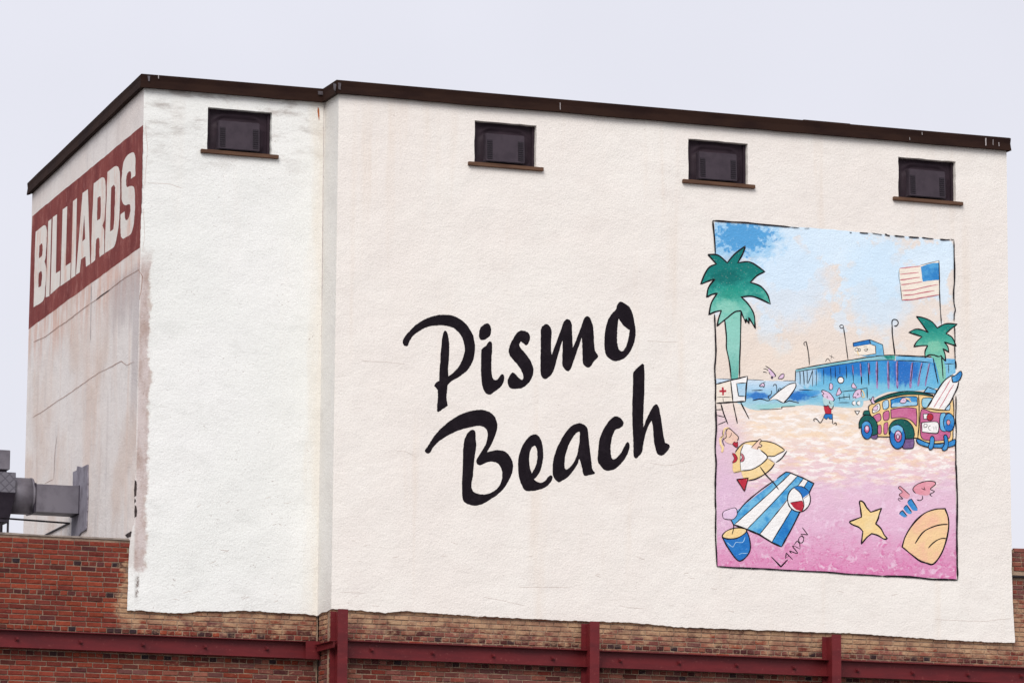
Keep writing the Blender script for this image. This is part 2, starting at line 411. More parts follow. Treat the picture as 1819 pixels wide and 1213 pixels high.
# main wall: outline measured along its edges, ragged at the foot where the coat stops over the brick
foot = [(589, 1081), (618, 1082.5), (653, 1085), (686, 1088), (719, 1084.7), (752, 1087), (800, 1090.7), (866, 1094.8), (932, 1098), (1020, 1102),
        (1064, 1103.6), (1108, 1104.7), (1152, 1108), (1200, 1113), (1302, 1117), (1404, 1120.4), (1455, 1122.8), (1500, 1123.8), (1540, 1126),
        (1608, 1130.6), (1676, 1135.7), (1710, 1137.4), (1758, 1139.8), (1803, 1140.8)]
edge_r = [(1803, 1140.8), (1801.5, 1110), (1799, 1070), (1797.2, 1010), (1796, 900)]
lo = [onY(*p) for p in jag(foot, 1.3, 3, 3, 1)] + [onY(*p) for p in jag(edge_r, 0.8, 6, 1, 2)][1:]
lo[0].x = 0.0
outl = [Vector((0, 0, ZTOP-0.005))] + lo + [Vector((WID, 0, 9.0)), Vector((WID, 0, ZTOP+0.012))]
def winloop(x, Y):
    P = []
    for (ax, az, bx, bz) in ((x, WZ_T, x+WWID, WZ_T), (x+WWID, WZ_T, x+WWID, WZ_B), (x+WWID, WZ_B, x, WZ_B), (x, WZ_B, x, WZ_T)):
        for k in range(8):
            t = k/8; e = 0.004 if 0 < k else 0
            P.append(Vector((ax+(bx-ax)*t+random.uniform(-e, e), Y, az+(bz-az)*t+random.uniform(-e, e))))
    return P
v, f = slab([outl]+[winloop(x, 0.0) for x, Y in WINS[1:]], (0, REV, 0))
o = part('front_wall', v, f, 'stucco_cream', bld); fix_normals(o); WALL = o; o['label'] = 'cream stucco wall with lettering and mural'
# recessed wall
footr = [(225.8, 1083.7), (247.7, 1083.7), (291.6, 1087.9), (330, 1088.4), (361, 1084.5), (400, 1085.3), (426, 1084), (459, 1084.7), (488, 1088), (523, 1089), (545, 1089.8), (563, 1093.5)]
edge_l = [(237, 930), (233, 950), (229.5, 975), (228, 1010), (227.5, 1040), (225.8, 1083.7)]
lo = [onY(*p, DEP) for p in jag(edge_l, 0.9, 5, 1, 3)][:-1] + [onY(*p, DEP) for p in jag(footr, 1.3, 3, 3, 4)]
lo[0].x = -LW
ZL0, ZL1 = 12.622, 12.548
outl = [Vector((-LW, DEP, ZL0))] + lo + [Vector((0, DEP, lo[-1].z)), Vector((0, DEP, ZTOP-0.005))]
v, f = slab([outl, winloop(*WINS[0])], (0, REV, 0), (0.006, 0.03, 0))
o = part('recessed_wall', v, f, 'stucco_white', bld); fix_normals(o); RWALL = o; o['label'] = 'cool white stucco wall set back beside the mural wall'
# return between the two
zb = onY(589, 1081).z; zc = onY(563, 1093.5, DEP).z
ret = [Vector((0, 0.0, ZTOP-0.005)), Vector((0, DEP, ZTOP-0.005)), Vector((0, DEP, zc)), Vector((0, DEP*0.66, zc+0.03)), Vector((0, DEP*0.33, zb-0.02)), Vector((0, 0, zb))]
v, f = slab([[p+Vector((-0.004, 0.004 if p.y < 0.01 else 0, 0)) for p in ret]], (0.1, 0, 0)); o = part('return_wall', v, f, 'stucco_return', bld); fix_normals(o)
# left side wall
ZPAR = onY(110, 953, DEP+0.034).z
def LP(s, z, off=0.0): return LORG + LDIR*s + LNRM*off + Vector((0, 0, z))
SL = math.hypot(LL, LK)
v, f = slab([[LP(0, ZL0), LP(SL, ZL1), LP(SL, 4.0), LP(0.35, 4.0), LP(0.35, ZPAR-0.12), LP(0, ZPAR-0.12)]], (0.15, 0.01, 0)); o = part('side_wall', v, f, 'plaster_side', bld); fix_normals(o)
# unseen walls and roof close the volume
YB = DEP+LL
box('side_wall', (WID-0.2, 0.2, 0), (WID-0.003, YB-0.2, ZTOP-0.02), 'plaster_side', bld)
box('back_wall', (-LW+LK+0.2, YB-0.22, 0), (WID-0.01, YB-0.02, ZTOP-0.14), 'plaster_side', bld)
v, f = slab([[Vector((-LW+0.2, DEP+0.2, ZTOP-0.12)), Vector((0.15, DEP+0.2, ZTOP-0.12)), Vector((0.15, 0.2, ZTOP-0.12)), Vector((WID-0.22, 0.2, ZTOP-0.12)), Vector((WID-0.22, YB-0.25, ZTOP-0.12)), Vector((-LW+LK+0.2, YB-0.25, ZTOP-0.12))]], (0, 0, -0.15))
part('roof', v, f, 'roof_felt', bld)

# coping: bent metal fascia, wavy at its lower edge
def coping(a, b, za, zb_, nrm, prof=0.062, h=0.158, mitre0=0, mitre1=0, seed=0):
    a = Vector(a); b = Vector(b); d = (b-a); L = d.length; d.normalize(); n = Vector(nrm)
    k = max(6, int(L/0.16)); V = []; F = []
    for i in range(k+1):
        t = i/k; s = L*t; z = za+(zb_-za)*t
        wob = 0.012*mnoise.noise(Vector((s*0.9, seed, 0)))+0.006*mnoise.noise(Vector((s*3.3, seed+4, 0)))
        out = 0.006*mnoise.noise(Vector((s*0.7, seed+9, 0)))
        def P(o, zz):
            e = mitre0*o*(1-t) if t < 0.5 else 0
            e2 = mitre1*o*t if t >= 0.5 else 0
            # mitres only at the very ends
            sh = (-mitre0*o if i == 0 else 0)+(mitre1*o if i == k else 0)
            return a+d*(s+sh)+n*o+Vector((0, 0, zz))
        ring = [P(-0.25, z+h+0.012), P(prof-0.012+out, z+h), P(prof+out, z+h-0.01), P(prof-0.006+out, z+h*0.5), P(prof+0.004+out, z-0.012+wob), P(prof-0.012, z-0.018+wob), P(0.006, z-0.004), P(-0.08, z-0.004)]
        V += ring
    m = 8
    for i in range(k):
        for j in range(m):
            F.append([i*m+j, i*m+(j+1) % m, (i+1)*m+(j+1) % m, (i+1)*m+j])
    F += [list(range(m)), [k*m+j for j in range(m)][::-1]]
    return V, F
def add_coping(*a, **k):
    v, f = coping(*a, **k); o = part('coping', v, f, 'coping_brown', bld); fix_normals(o); return o
cA = add_coping((0, 0, 0), (WID-0.03, 0, 0), ZTOP-0.007, ZTOP+0.012, (0, -1, 0), mitre0=1, mitre1=1, seed=1)
cB = add_coping((0, DEP, 0), (0, 0, 0), ZTOP-0.006, ZTOP-0.006, (-1, 0, 0), mitre0=-1, mitre1=1, seed=2)
cC = add_coping((-LW, DEP, 0), (0, DEP, 0), ZL0, ZTOP-0.006, (0, -1, 0), mitre0=1, mitre1=-1, seed=3)
cD = add_coping((-LW+LK, YB, 0), (-LW, DEP, 0), ZL1, ZL0, tuple(LNRM), mitre0=1, mitre1=1, seed=4)
cE = add_coping((WID-0.03, 0, 0), (WID-0.03, YB, 0), ZTOP+0.012, ZTOP+0.012, (1, 0, 0), mitre0=1, mitre1=1, seed=5)
# grey flashing at the corners, scratches
def flash(px0, px1, top0, h0, parent, plane, mat='coping_grey', seed=0):
    pts = jag([(px0, top0), (px1, top0+0.5)], 0.5, 3, 2, seed)+jag([(px1, top0+0.5), (px1-1, top0+h0)], 0.8, 3, 2, seed+1)[1:]+jag([(px1-1, top0+h0), (px0+1, top0+h0*0.9)], 1.0, 3, 2, seed+2)[1:]+jag([(px0+1, top0+h0*0.9), (px0, top0)], 0.8, 3, 2, seed+3)[1:-1]
    v, f = slab([[plane(*p) for p in pts]], None); return part('flashing', v, f, mat, parent)
pa = lambda x, y: onY(x, y, -0.075); pc = lambda x, y: onY(x, y, DEP-0.075); pb = lambda x, y: onX(x, y, -0.079)
flash(600, 606, 147, 13, cA, pa, seed=1); flash(592, 597, 149, 13, cB, pb, seed=2); flash(564, 574.5, 162, 7, cC, pc, seed=3); flash(262, 267, 135, 10, cC, pc, seed=6)
def scratch(px, y0, y1, wd, parent, plane, seed):
    L = jag([(px, y0), (px+0.3, y1)], 0.4, 2, 4, seed)
    pts = [(x-wd/2, y) for x, y in L]+[(x+wd/2, y) for x, y in L[::-1]]
    v, f = slab([[plane(*p) for p in pts]], None); part('scratch', v, f, 'coping_scratch', parent)
scratch(281.5, 134, 140, 1.6, cC, pc, 1); scratch(995, 182.5, 195, 1.2, cA, pa, 2); scratch(1751, 245.5, 259, 2.0, cA, pa, 3)
scratch(1764, 248, 258, 0.8, cA, pa, 4); scratch(1774.5, 253, 260, 1.2, cA, pa, 5); scratch(1638, 235, 240, 0.9, cA, pa, 6); scratch(1616, 244, 249, 0.8, cA, pa, 7)
# low strip of roofing lying on the coping
a = onY(1426, 222, 0.05); b = onY(1510, 222, 0.05)
box('roof_strip', (a.x, 0.03, ZTOP+0.15), (b.x, 0.2, ZTOP+0.192), 'coping_brown', bld, 0.006)

# windows: opening closed with a moulded dark panel, a vent box standing proud of it, and a wooden sill
def make_window(x, Y, idx):
    NX, NZ = 40, 26
    V, F = [], []
    for j in range(NZ+1):
        for i in range(NX+1):
            u = i/NX; t = j/NZ
            U = (u-0.5)/0.40; Tt = (t-0.40)/0.40
            d = abs(U)**3.2+abs(Tt)**3.2
            bulge = 0.040*max(0.0, 1-d)**0.5
            # a soft roll of the sheet above the box
            arch = t+1.9*max(0.0, abs(u-0.5)-0.22)**1.4
            roll = 0.022*math.exp(-((arch-0.86)/0.05)**2)*max(0, 1-abs((u-0.5)/0.40)**6)
            dip = -0.022*math.exp(-((arch-0.765)/0.04)**2)*max(0, 1-abs((u-0.5)/0.38)**6)
            wr = 0.004*mnoise.noise(Vector((u*5+idx*7, t*4, 3)))
            V.append(Vector((x-0.02+u*(WWID+0.04), Y+0.088-bulge-roll-dip-wr, WZ_B-0.02+t*(WZ_T-WZ_B+0.04))))
    for j in range(NZ):
        for i in range(NX):
            a = j*(NX+1)+i; F.append([a, a+1, a+NX+2, a+NX+1])
    win = part('window', V, F, 'plastic_dark', bld, True); fix_normals(win)
    # frame strips at both jambs
    for (xa, xb) in ((x+0.002, x+0.045), (x+WWID-0.04, x+WWID-0.003)):
        box('frame', (xa, Y+0.06, WZ_B+0.003), (xb, Y+0.1, WZ_T-0.003), 'plastic_dark', win, 0.006)
    bx0, bx1 = x+0.137+random.uniform(-0.006, 0.006), x+0.652+random.uniform(-0.006, 0.006)
    bz0, bz1 = WZ_B+0.022+random.uniform(-0.004, 0.004), WZ_B+0.375+random.uniform(-0.004, 0.006)
    v, f = box_vf((bx0, Y-0.045, bz0), (bx1, Y+0.09, bz1), 0.008)
    tilt = random.uniform(-0.012, 0.012)
    for q in v: q.z += (q.x-(bx0+bx1)/2)*tilt; q.y += (q.z-bz0)*0.05
    vb = part('vent_box', v, f, 'plastic_box', win)
    for (ga, gb) in ((bx0+0.014, bx0+0.088), (bx1-0.09, bx1-0.016)):
        gz0, gz1 = bz0+0.03, bz0+0.275
        vfs = [box_vf((ga, Y-0.0455, gz0), (gb, Y-0.043, gz1))]
        for k in range(9):
            z = gz0+(k+0.5)*(gz1-gz0)/9
            vv, ff = box_vf((ga+0.004, Y-0.052, z-0.007), (gb-0.004, Y-0.0455, z+0.003))
            for q in vv:
                if q.y < Y-0.05: q.z -= 0.006
            vfs.append((vv, ff))
        v, f = merge(*vfs)
        for q in v: q.z += (q.x-(bx0+bx1)/2)*tilt; q.y += (q.z-bz0)*0.05
        part('grille', v, f, 'plastic_grille', win)
    v, f = box_vf((x-0.085, Y-0.045, WZ_B-0.048), (x+WWID+0.085, Y+0.10, WZ_B-0.001), 0.004)
    part('sill', v, f, 'sill_wood', win)
for i, (x, Y) in enumerate(WINS): make_window(x, Y, i)

# bare render where the white coat has come away along the corner
def patch(name, pts, plane, mat, parent, amp=1.6, seg=4, seed=0, back=None):
    P = jag(list(pts)+[pts[0]], amp, seg, 1.5, seed)[:-1]
    v, f = slab([[plane(*p) for p in P]], back); return part(name, v, f, mat, parent)
pr = lambda x, y: onY(x, y, DEP-0.0016); pr2 = lambda x, y: onY(x, y, DEP-0.003)
patch('rust_mark', [(565, 190), (567, 194), (567.6, 206), (566.5, 215), (565, 206), (564, 198)], pr2, 'rust', RWALL, 0.6, 2, 3)
for (y0, y1, w_, sd_) in ((852, 882, 4.2, 4), (884, 894, 2.6, 14), (896, 919, 4.6, 24)):
    patch('hole', [(239.3, y0), (239.3+w_*0.7, y0+3), (239+w_, (y0+y1)/2), (239+w_*0.8, y1-3), (238.8, y1), (238.6, (y0+y1)/2)], pr2, 'hole_dark', RWALL, 0.7, 2, sd_)
pl = lambda x, y: onL(x, y, 0.0016); pl2 = lambda x, y: onL(x, y, 0.003)
SIDE = [c for c in bld.children if c.name.startswith('side_wall')][0]
patch('hole', [(222, 950), (232, 943), (236, 944), (234, 952), (226, 955)], pl2, 'hole_dark', SIDE, 1.0, 2, 6)

# ------------------------------------------------------------------ brickwork
CH, MOD, HMOD = 0.0602, 0.1870, 0.0935
ZREF = onY(660, 1134, 0.0).z - 0.002         # a course joint: the beam's top edge lies on it
def brick_mesh(name, L, mats, seed):
    rnd = random.Random(seed); H = CH-0.0115; e = 0.005
    j = lambda a: rnd.uniform(-a, a)
    b = [(-L/2, 0.045, -H/2), (L/2, 0.045, -H/2), (L/2, 0.045, H/2), (-L/2, 0.045, H/2)]
    m = [(-L/2+j(.003), 0.006, -H/2+j(.003)), (L/2+j(.003), 0.006, -H/2+j(.003)), (L/2+j(.003), 0.006, H/2+j(.003)), (-L/2+j(.003), 0.006, H/2+j(.003))]
    t = [(-L/2+e+j(.004), j(.002), -H/2+e+j(.003)), (0+j(.02), j(.002), -H/2+e+j(.002)), (L/2-e+j(.004), j(.002), -H/2+e+j(.003)), (L/2-e+j(.004), j(.002), H/2-e+j(.003)), (0+j(.02), j(.002), H/2-e+j(.002)), (-L/2+e+j(.004), j(.002), H/2-e+j(.003))]
    V = b+m+t
    F = [[0, 1, 5, 4], [1, 2, 6, 5], [2, 3, 7, 6], [3, 0, 4, 7], [4, 5, 10, 9, 8], [5, 6, 11, 10], [6, 7, 13, 12, 11], [7, 4, 8, 13], [8, 9, 12, 13], [9, 10, 11, 12]]
    me = bpy.data.meshes.new(name); me.from_pydata(V, [], F); me.materials.append(MATS[mats]); me.update()
    return me
STR = [brick_mesh('brick', MOD-0.0105, 'brick_single', 10+i) for i in range(7)]
HDR = [brick_mesh('brick', HMOD-0.0105, 'brick_single', 40+i) for i in range(6)]
RED = [(132, 60, 46), (124, 55, 44), (140, 66, 49), (116, 52, 43), (142, 66, 47), (128, 60, 49), (120, 58, 49), (136, 62, 46)]
DARK = [(98, 50, 43), (88, 47, 44), (80, 44, 43), (106, 56, 48), (94, 52, 50)]
BROWN = [(136, 80, 66), (128, 78, 68), (146, 90, 74), (120, 70, 63), (140, 84, 74), (134, 70, 58), (114, 72, 67)]
NAVY = [(60, 42, 44), (56, 43, 47), (70, 48, 49)]
def tone(x, header, z, rnd):
    right = min(1.0, max(0.0, (x+2.6)/3.0))
    q = rnd.random()
    if header: c = rnd.choice(NAVY) if q < 0.13 else rnd.choice(DARK) if q < 0.34 else rnd.choice(BROWN if rnd.random() < right else RED)
    else: c = rnd.choice(DARK) if q < 0.09 else rnd.choice(BROWN if rnd.random() < right*0.9 else RED)
    k = rnd.uniform(0.78, 1.06)
    return (lin(c[0])*k, lin(c[1])*k, lin(c[2])*k, 1)
def courses(x0, x1, z0, z1, seed, keep=lambda x, z, L: True, hphase=0):
    """positions of every brick: running bond with a header course every sixth or seventh row"""
    rnd = random.Random(seed); out = []
    n0 = math.ceil((z0-ZREF)/CH); n1 = math.floor((z1-ZREF)/CH)
    for n in range(n0, n1):
        hd = (n+hphase) in (-19, -12, -5, 0, 7, 13, 20, 26); z = ZREF+(n+0.5)*CH
        mod = HMOD if hd else MOD
        x = x0 - (0.25 if n % 2 else 0.75)*mod + rnd.uniform(-0.02, 0.02)
        while x < x1:
            L = mod; header = hd
            if not hd and rnd.random() < 0.04: L = HMOD; header = True
            xc = x+L/2
            a, b = max(x, x0), min(x+L, x1)
            if b-a > 0.03 and keep(xc, z, L):
                out.append(((a+b)/2, z, header, (b-a)/L, rnd.random()))
            x += L
    return out
def in_frame(p):
    d = Vector(p)-CAM; D = d.dot(fw); return (PW/2+FPX*d.dot(rt)/D, PH/2-FPX*d.dot(up)/D)
def lay(wall, backing, items, place, visible, seed, limit=298):
    """bricks seen best become parts of their own, the others one joined part"""
    rnd = random.Random(seed); sing, rest = [], []
    for it in items:
        (sing if visible(it) else rest).append(it)
    sing.sort(key=lambda i: (i[2], -i[3]))
    rest += sing[limit:]; sing = sing[:limit]
    V, F, C = [], [], []
    for lst, single in ((sing, True), (rest, False)):
        for (x, z, header, frac, q) in lst:
            me = rnd.choice(HDR if header else STR)
            mtx = place(x, z, rnd) @ Matrix.Diagonal((frac*0.995 if frac < 0.999 else 1, 1, 1, 1)) @ Matrix.Rotation(rnd.uniform(-.006, .006), 4, 'Y')
            t = tone(x, header, z, rnd)
            if single:
                o = bpy.data.objects.new('brick', me); col.objects.link(o)
                o.parent = backing; o.matrix_world = mtx; o.color = t
                if backing.parent is not None and backing.parent.type == 'EMPTY': pass
                o.matrix_parent_inverse = Matrix.Identity(4); o.matrix_basis = mtx
            else:
                k = len(V); V += [mtx @ v.co for v in me.vertices]
                for p in me.polygons: F.append([i+k for i in p.vertices])
                C += [t]*len(me.vertices)
    if V:
        o = part('brickwork', V, F, 'brick_joined', backing); o['kind'] = 'stuff'
        at = o.data.color_attributes.new('tone', 'FLOAT_COLOR', 'POINT')
        for i, c in enumerate(C): at.data[i].color = c
ZLOW = 4.1                                   # bricks are laid down to here, well below the picture's edge
# main wall under the cream coat (runs on to the right of the building) with the short return
mw = thing('brick_wall', 'brown brick wall with old render on it under the cream mural wall', 'wall', (4.6, 0.2, 0))
XR = WID+2.2
zled = onY(1810, 1024, 0.02).z
YF = 0.034                                   # brick face, behind the coat's face
v, f = slab([[Vector((0.012, YF+0.009, ZLOW-0.01)), Vector((XR, YF+0.009, ZLOW-0.01)), Vector((XR, YF+0.009, zled)), Vector((WID-0.2, YF+0.009, zled)), Vector((WID-0.2, YF+0.009, ZS+0.15)), Vector((0.012, YF+0.009, ZS+0.15))]], (0, 0.13, 0))
back = part('mortar_bed', v, f, 'mortar', mw); fix_normals(back)
its = courses(0.0, XR, ZLOW, zled, 3, lambda x, z, L: z < ZS+0.12 or x > WID-0.12)
def vis_main(it):
    px, py = in_frame((it[0], YF, it[1]))
    if not (0 < px < 1825 and py < 1216): return False
    zb_ = onY(px, 1081+(px-589)*0.0492).z
    bt = ZREF
    return not (bt-0.22 < it[1] < bt) and (it[1] < zb_+0.02 or it[0] > WID)
lay(mw, back, its, lambda x, z, r: Matrix.Translation((x, YF+r.uniform(-.004, .003), z)), vis_main, 5)
v, f = box_vf((0.02, YF+0.012, 0), (XR, 0.17, ZLOW-0.012)); part('lower_brickwork', v, f, 'brick_far', mw)
# return
v, f = box_vf((0.031, 0.2, ZLOW), (0.12, DEP+0.02, ZS+0.1)); part('mortar_bed', v, f, 'mortar', mw)
rb = [c for c in mw.children if c.name.startswith('mortar_bed')][-1]
its = courses(0.02, DEP+0.01, ZLOW, ZS+0.12, 9)
ROTX = Matrix.Rotation(-math.pi/2, 4, 'Z')
lay(mw, rb, its, lambda y, z, r: Matrix.Translation((0.022+r.uniform(-.004, .003), y, z)) @ ROTX, lambda it: it[1] > ZREF-0.55, 11)
# left wall, flush with the recessed section and standing up as a parapet beside the side wall
lw = thing('brick_wall', 'red brick wall with flat top below the grey duct and the white recessed wall', 'wall', (-3.4, 0.75, 0))
XL = -7.2; YL = DEP+0.034
zpar = ZPAR
v, f = slab([[Vector((XL, YL+0.009, ZLOW-0.01)), Vector((0.02, YL+0.009, ZLOW-0.01)), Vector((0.02, YL+0.009, ZS+0.15)), Vector((-LW+0.05, YL+0.009, ZS+0.15)), Vector((-LW+0.05, YL+0.009, zpar)), Vector((XL, YL+0.009, zpar))]], (0, 0.22, 0))
back = part('mortar_bed', v, f, 'mortar', lw); fix_normals(back)
its = courses(XL, 0.0, ZLOW, zpar+0.02, 21, lambda x, z, L: z < ZS+0.1 or x < -LW-0.02)
def vis_left(it):
    px, py = in_frame((it[0], YL, it[1]))
    if not (-6 < px < 585 and py < 1216): return False
    return not (ZREF-0.2 < it[1] < ZREF-0.01)
lay(lw, back, its, lambda x, z, r: Matrix.Translation((x, YL+r.uniform(-.004, .003), z)), vis_left, 13)
v, f = box_vf((XL, YL+0.012, 0), (0.015, YL+0.2, ZLOW-0.012)); part('lower_brickwork', v, f, 'brick_far', lw)
V, F = [], []
k = 60
for i in range(k+1):
    x = XL+(-LW-0.05-XL)*i/k; n = 0.012*mnoise.noise(Vector((x*2.2, 0, 0)))
    V += [Vector((x, YL-0.006+n*0.5, zpar-0.004)), Vector((x, YL-0.004+n*0.5, zpar+0.016+n)), Vector((x, YL+0.25, zpar+0.022+n)), Vector((x, YL+0.25, zpar-0.004))]
for i in range(k):
    for j in range(4): F.append([i*4+j, i*4+(j+1) % 4, i*4+4+(j+1) % 4, i*4+4+j])
o = part('mortar_cap', V, F, 'grey_cap', lw); fix_normals(o)
# flat roof of the low building behind that parapet
low = thing('flat_roof', 'low flat roof behind the red brick parapet carrying the duct', 'roof', (-5, 4.5, 0))
box('roof_deck', (XL-1.5, YL+0.27, zpar-0.6), (-LW-0.02, DEP+LL+1.0, zpar-0.45), 'roof_felt', low)
box('inner_wall', (XL-1.5, DEP+LL+0.8, 0), (-LW-0.1, DEP+LL+0.98, zpar-0.61), 'brick_far', low)
# parapet beyond the right end
pp = thing('brick_parapet', 'red brick parapet on a dark ledge beyond the right end of the mural wall', 'parapet', (WID+1.1, 0.25, zled))
zpt = onY(1810, 976, 0.06).z
v, f = box_vf((WID+0.035, 0.075, zled+0.02), (XR, 0.3, zpt)); back = part('mortar_bed', v, f, 'mortar', pp)
its = courses(WID+0.045, XR, zled+0.03, zpt+0.05, 31, hphase=-34)
lay(pp, back, its, lambda x, z, r: Matrix.Translation((x, 0.064+r.uniform(-.004, .003), z)), lambda it: in_frame((it[0]-0.1, 0.06, it[1]))[0] < 1821, 17)
box('ledge', (WID+0.012, -0.005, zled-0.012), (XR, 0.2, zled+0.016), 'tar', pp, 0.006)
box('edge_flashing', (WID+0.002, 0.05, zled+0.018), (WID+0.032, 0.3, zpt+0.01), 'tar', pp, 0.004)  # shade of the gap at the parapet's end, built as a dark strip

# ------------------------------------------------------------------ steel bracing
FD = 0.30                                    # column depth, wall to outer face
def column(px, ptop, label, wd=0.126):
    p = onY(px, ptop+30, -FD); x0 = p.x; zt = onY(px+8, ptop, -FD).z
    c = thing('steel_post', label, 'steel post', (x0+wd/2, -FD/2, 0), 'steel posts against the brick wall')
    box('flange', (x0, -FD, 0), (x0+wd, -FD+0.014, zt), 'red_steel', c, 0.002)
    box('web', (x0+wd/2-0.006, -FD+0.0145, 0), (x0+wd/2+0.006, -0.0155, zt-0.012), 'red_steel', c)
    box('flange', (x0, -0.015, 0), (x0+wd, -0.002, zt-0.006), 'red_steel', c, 0.002)
    return x0, x0+wd, zt
C1 = column(600.3, 1081, 'dark red steel post at the corner of the cream wall and the recess')
C2 = column(1048, 1103, 'dark red steel post standing below the gap between black lettering and mural')
C3 = column(1478, 1126.5, 'dark red steel post standing under the beach mural')
PROT = 0.085; BH = 0.212
def beam(xa, xb, Y, ztop, bolts, label, end_plate=False):
    b = thing('steel_channel', label, 'steel channel', ((xa+xb)/2, Y-0.04, ztop-BH), 'red steel channels along the brick wall')
    box('web', (xa, Y-0.012, ztop-BH+0.012), (xb, Y-0.003, ztop-0.012), 'red_steel', b)
    box('flange', (xa, Y-PROT, ztop-0.0118), (xb, Y-0.003, ztop), 'red_steel', b, 0.002)
    box('flange', (xa, Y-PROT, ztop-BH), (xb, Y-0.003, ztop-BH+0.0118), 'red_steel', b, 0.002)
    for (px, py) in bolts:
        p = onY(px, py, Y-0.014)
        v1 = box_vf((p.x-0.026, Y-0.0195, p.z-0.026), (p.x+0.026, Y-0.0125, p.z+0.026), 0.002)
        v2 = tube_vf((p.x, Y-0.0194, p.z), (p.x, Y-0.042, p.z), 0.021, 6)
        v3 = tube_vf((p.x, Y-0.0418, p.z), (p.x, Y-0.062, p.z), 0.011, 8)
        v, f = merge(v1, v2, v3); o = part('bolt', v, f, 'red_steel', b)
    if end_plate:
        box('end_plate', (xb-0.165, Y-PROT-0.008, ztop-BH-0.004), (xb+0.005, Y-PROT-0.0005, ztop+0.004), 'red_steel', b, 0.002)
        box('end_plate', (xb+0.0055, Y-PROT-0.008, ztop-BH-0.004), (xb+0.014, Y-0.004, ztop+0.004), 'red_steel', b, 0.002)
    return b
zbm = onY(1100, 1155.6, -PROT).z; zbl = onY(270, 1127, DEP-PROT).z
xe = onY(566, 1150, DEP-PROT).x
beam(-7.2, xe, DEP, zbl, [(30, 1134), (143, 1139.5), (254, 1144), (364, 1148), (473.7, 1151)], 'dark red steel channel across the recessed white wall, ending in a plate', True)
mid = lambda C: (C[0]+C[1])/2
beam(mid(C1)+0.007, mid(C2)-0.007, 0, zbm, [(660, 1153.5), (768.4, 1159), (876, 1164), (981.5, 1168.5)], 'dark red steel channel under the black lettering, starting at the corner post')
beam(mid(C2)+0.007, mid(C3)-0.007, 0, zbm, [(1101.4, 1172.4), (1205.8, 1176.5), (1308, 1180.6), (1410, 1185)], 'dark red steel channel between the post left of the mural and the one under it')
beam(mid(C3)+0.007, XR-0.1, 0, zbm, [(1522.6, 1190), (1621, 1194.6), (1719, 1197.6), (1813.6, 1200)], 'dark red steel channel from the post under the mural past the wall end')
# bracket tying the recess beam to the corner column
zk = onY(585, 1141, 0.1).z
bk = thing('steel_bracket', 'short dark red angle bracket tying the recessed channel to the corner post', 'bracket', (-0.03, 0.1, zk-0.09))
xk = C1[0]-0.06
box('top_leg', (xk, -FD+0.06, zk-0.012), (xk+0.09, DEP-PROT-0.03, zk), 'red_steel', bk, 0.002)
box('side_leg', (xk+0.03, -FD+0.062, zk-0.085), (xk+0.042, DEP-PROT-0.032, zk-0.0125), 'red_steel', bk, 0.002)

# ------------------------------------------------------------------ rooftop duct
pd = onL(139, 885); YD = pd.y
dx = thing('exhaust_duct', 'grey sheet metal duct with round drum and hood above the brick parapet', 'duct', (pd.x-0.6, YD, zpar-0.45))
D0 = YD-0.16; D1 = YD+0.24
a = onY(63, 859, D0); b = onY(144, 863, D0); c = onY(63, 908, D0)
xw = lambda y: -LW+LK*(y-DEP)/LL
zt, zb2 = a.z, c.z
v = [Vector((a.x, D0, zt)), Vector((xw(D0)-0.005, D0, zt)), Vector((xw(D1)-0.005, D1, zt)), Vector((a.x, D1, zt)), Vector((a.x, D0, zb2)), Vector((xw(D0)-0.005, D0, zb2)), Vector((xw(D1)-0.005, D1, zb2)), Vector((a.x, D1, zb2))]
part('duct', v, [[0, 1, 2, 3], [7, 6, 5, 4], [0, 4, 5, 1], [1, 5, 6, 2], [2, 6, 7, 3], [3, 7, 4, 0]], 'sheet_steel', dx)
box('seam', (a.x-0.012, D0-0.012, zb2-0.012), (a.x+0.012, D1+0.012, zt+0.012), 'sheet_dark', dx, 0.003)
q = xw(D0); box('seam', (q-0.03, D0-0.01, zb2-0.01), (q-0.008, D1+0.01, zt+0.01), 'sheet_dark', dx, 0.003)
dr0 = onY(27, 846, D0); dr1 = onY(62, 846, D0); drb = onY(50, 909, D0)
rad = (dr0.z-drb.z)/2+0.012; zc_ = (dr0.z+drb.z)/2
v, f = tube_vf((dr0.x-0.1, YD+0.04, zc_), (a.x+0.001, YD+0.04, zc_), rad, 40); o = part('drum', v, f, 'sheet_steel', dx, True)
o.data.polygons.foreach_set('use_smooth', [len(p.vertices) == 4 for p in o.data.polygons])
v, f = tube_vf((a.x-0.03, YD+0.04, zc_), (a.x-0.006, YD+0.04, zc_), rad+0.004, 40); part('drum_rim', v, f, 'sheet_steel', dx)
HY = D0-0.12
h0 = onY(-60, 838, HY); h1 = onY(28.5, 839, HY); h2 = onY(28, 875, HY); h3 = onY(22, 918, HY)
box('hood', (h0.x, HY, h2.z), (h1.x, YD+0.4, h1.z), 'sheet_lattice', dx, 0.004)
v = [Vector((h0.x, HY, h2.z-0.001)), Vector((h1.x, HY, h2.z-0.001)), Vector((h1.x, YD+0.4, h2.z-0.001)), Vector((h0.x, YD+0.4, h2.z-0.001)), Vector((h0.x+0.08, HY+0.14, h3.z)), Vector((h3.x, HY+0.14, h3.z)), Vector((h3.x, YD+0.3, h3.z)), Vector((h0.x+0.08, YD+0.3, h3.z))]
part('hopper', v, [[0, 1, 2, 3], [7, 6, 5, 4], [0, 4, 5, 1], [1, 5, 6, 2], [2, 6, 7, 3], [3, 7, 4, 0]], 'sheet_dark', dx)
t0 = onY(-60, 799, HY+0.05); t1 = onY(18.5, 799.5, HY+0.05); t2 = onY(18.5, 834, HY+0.05)
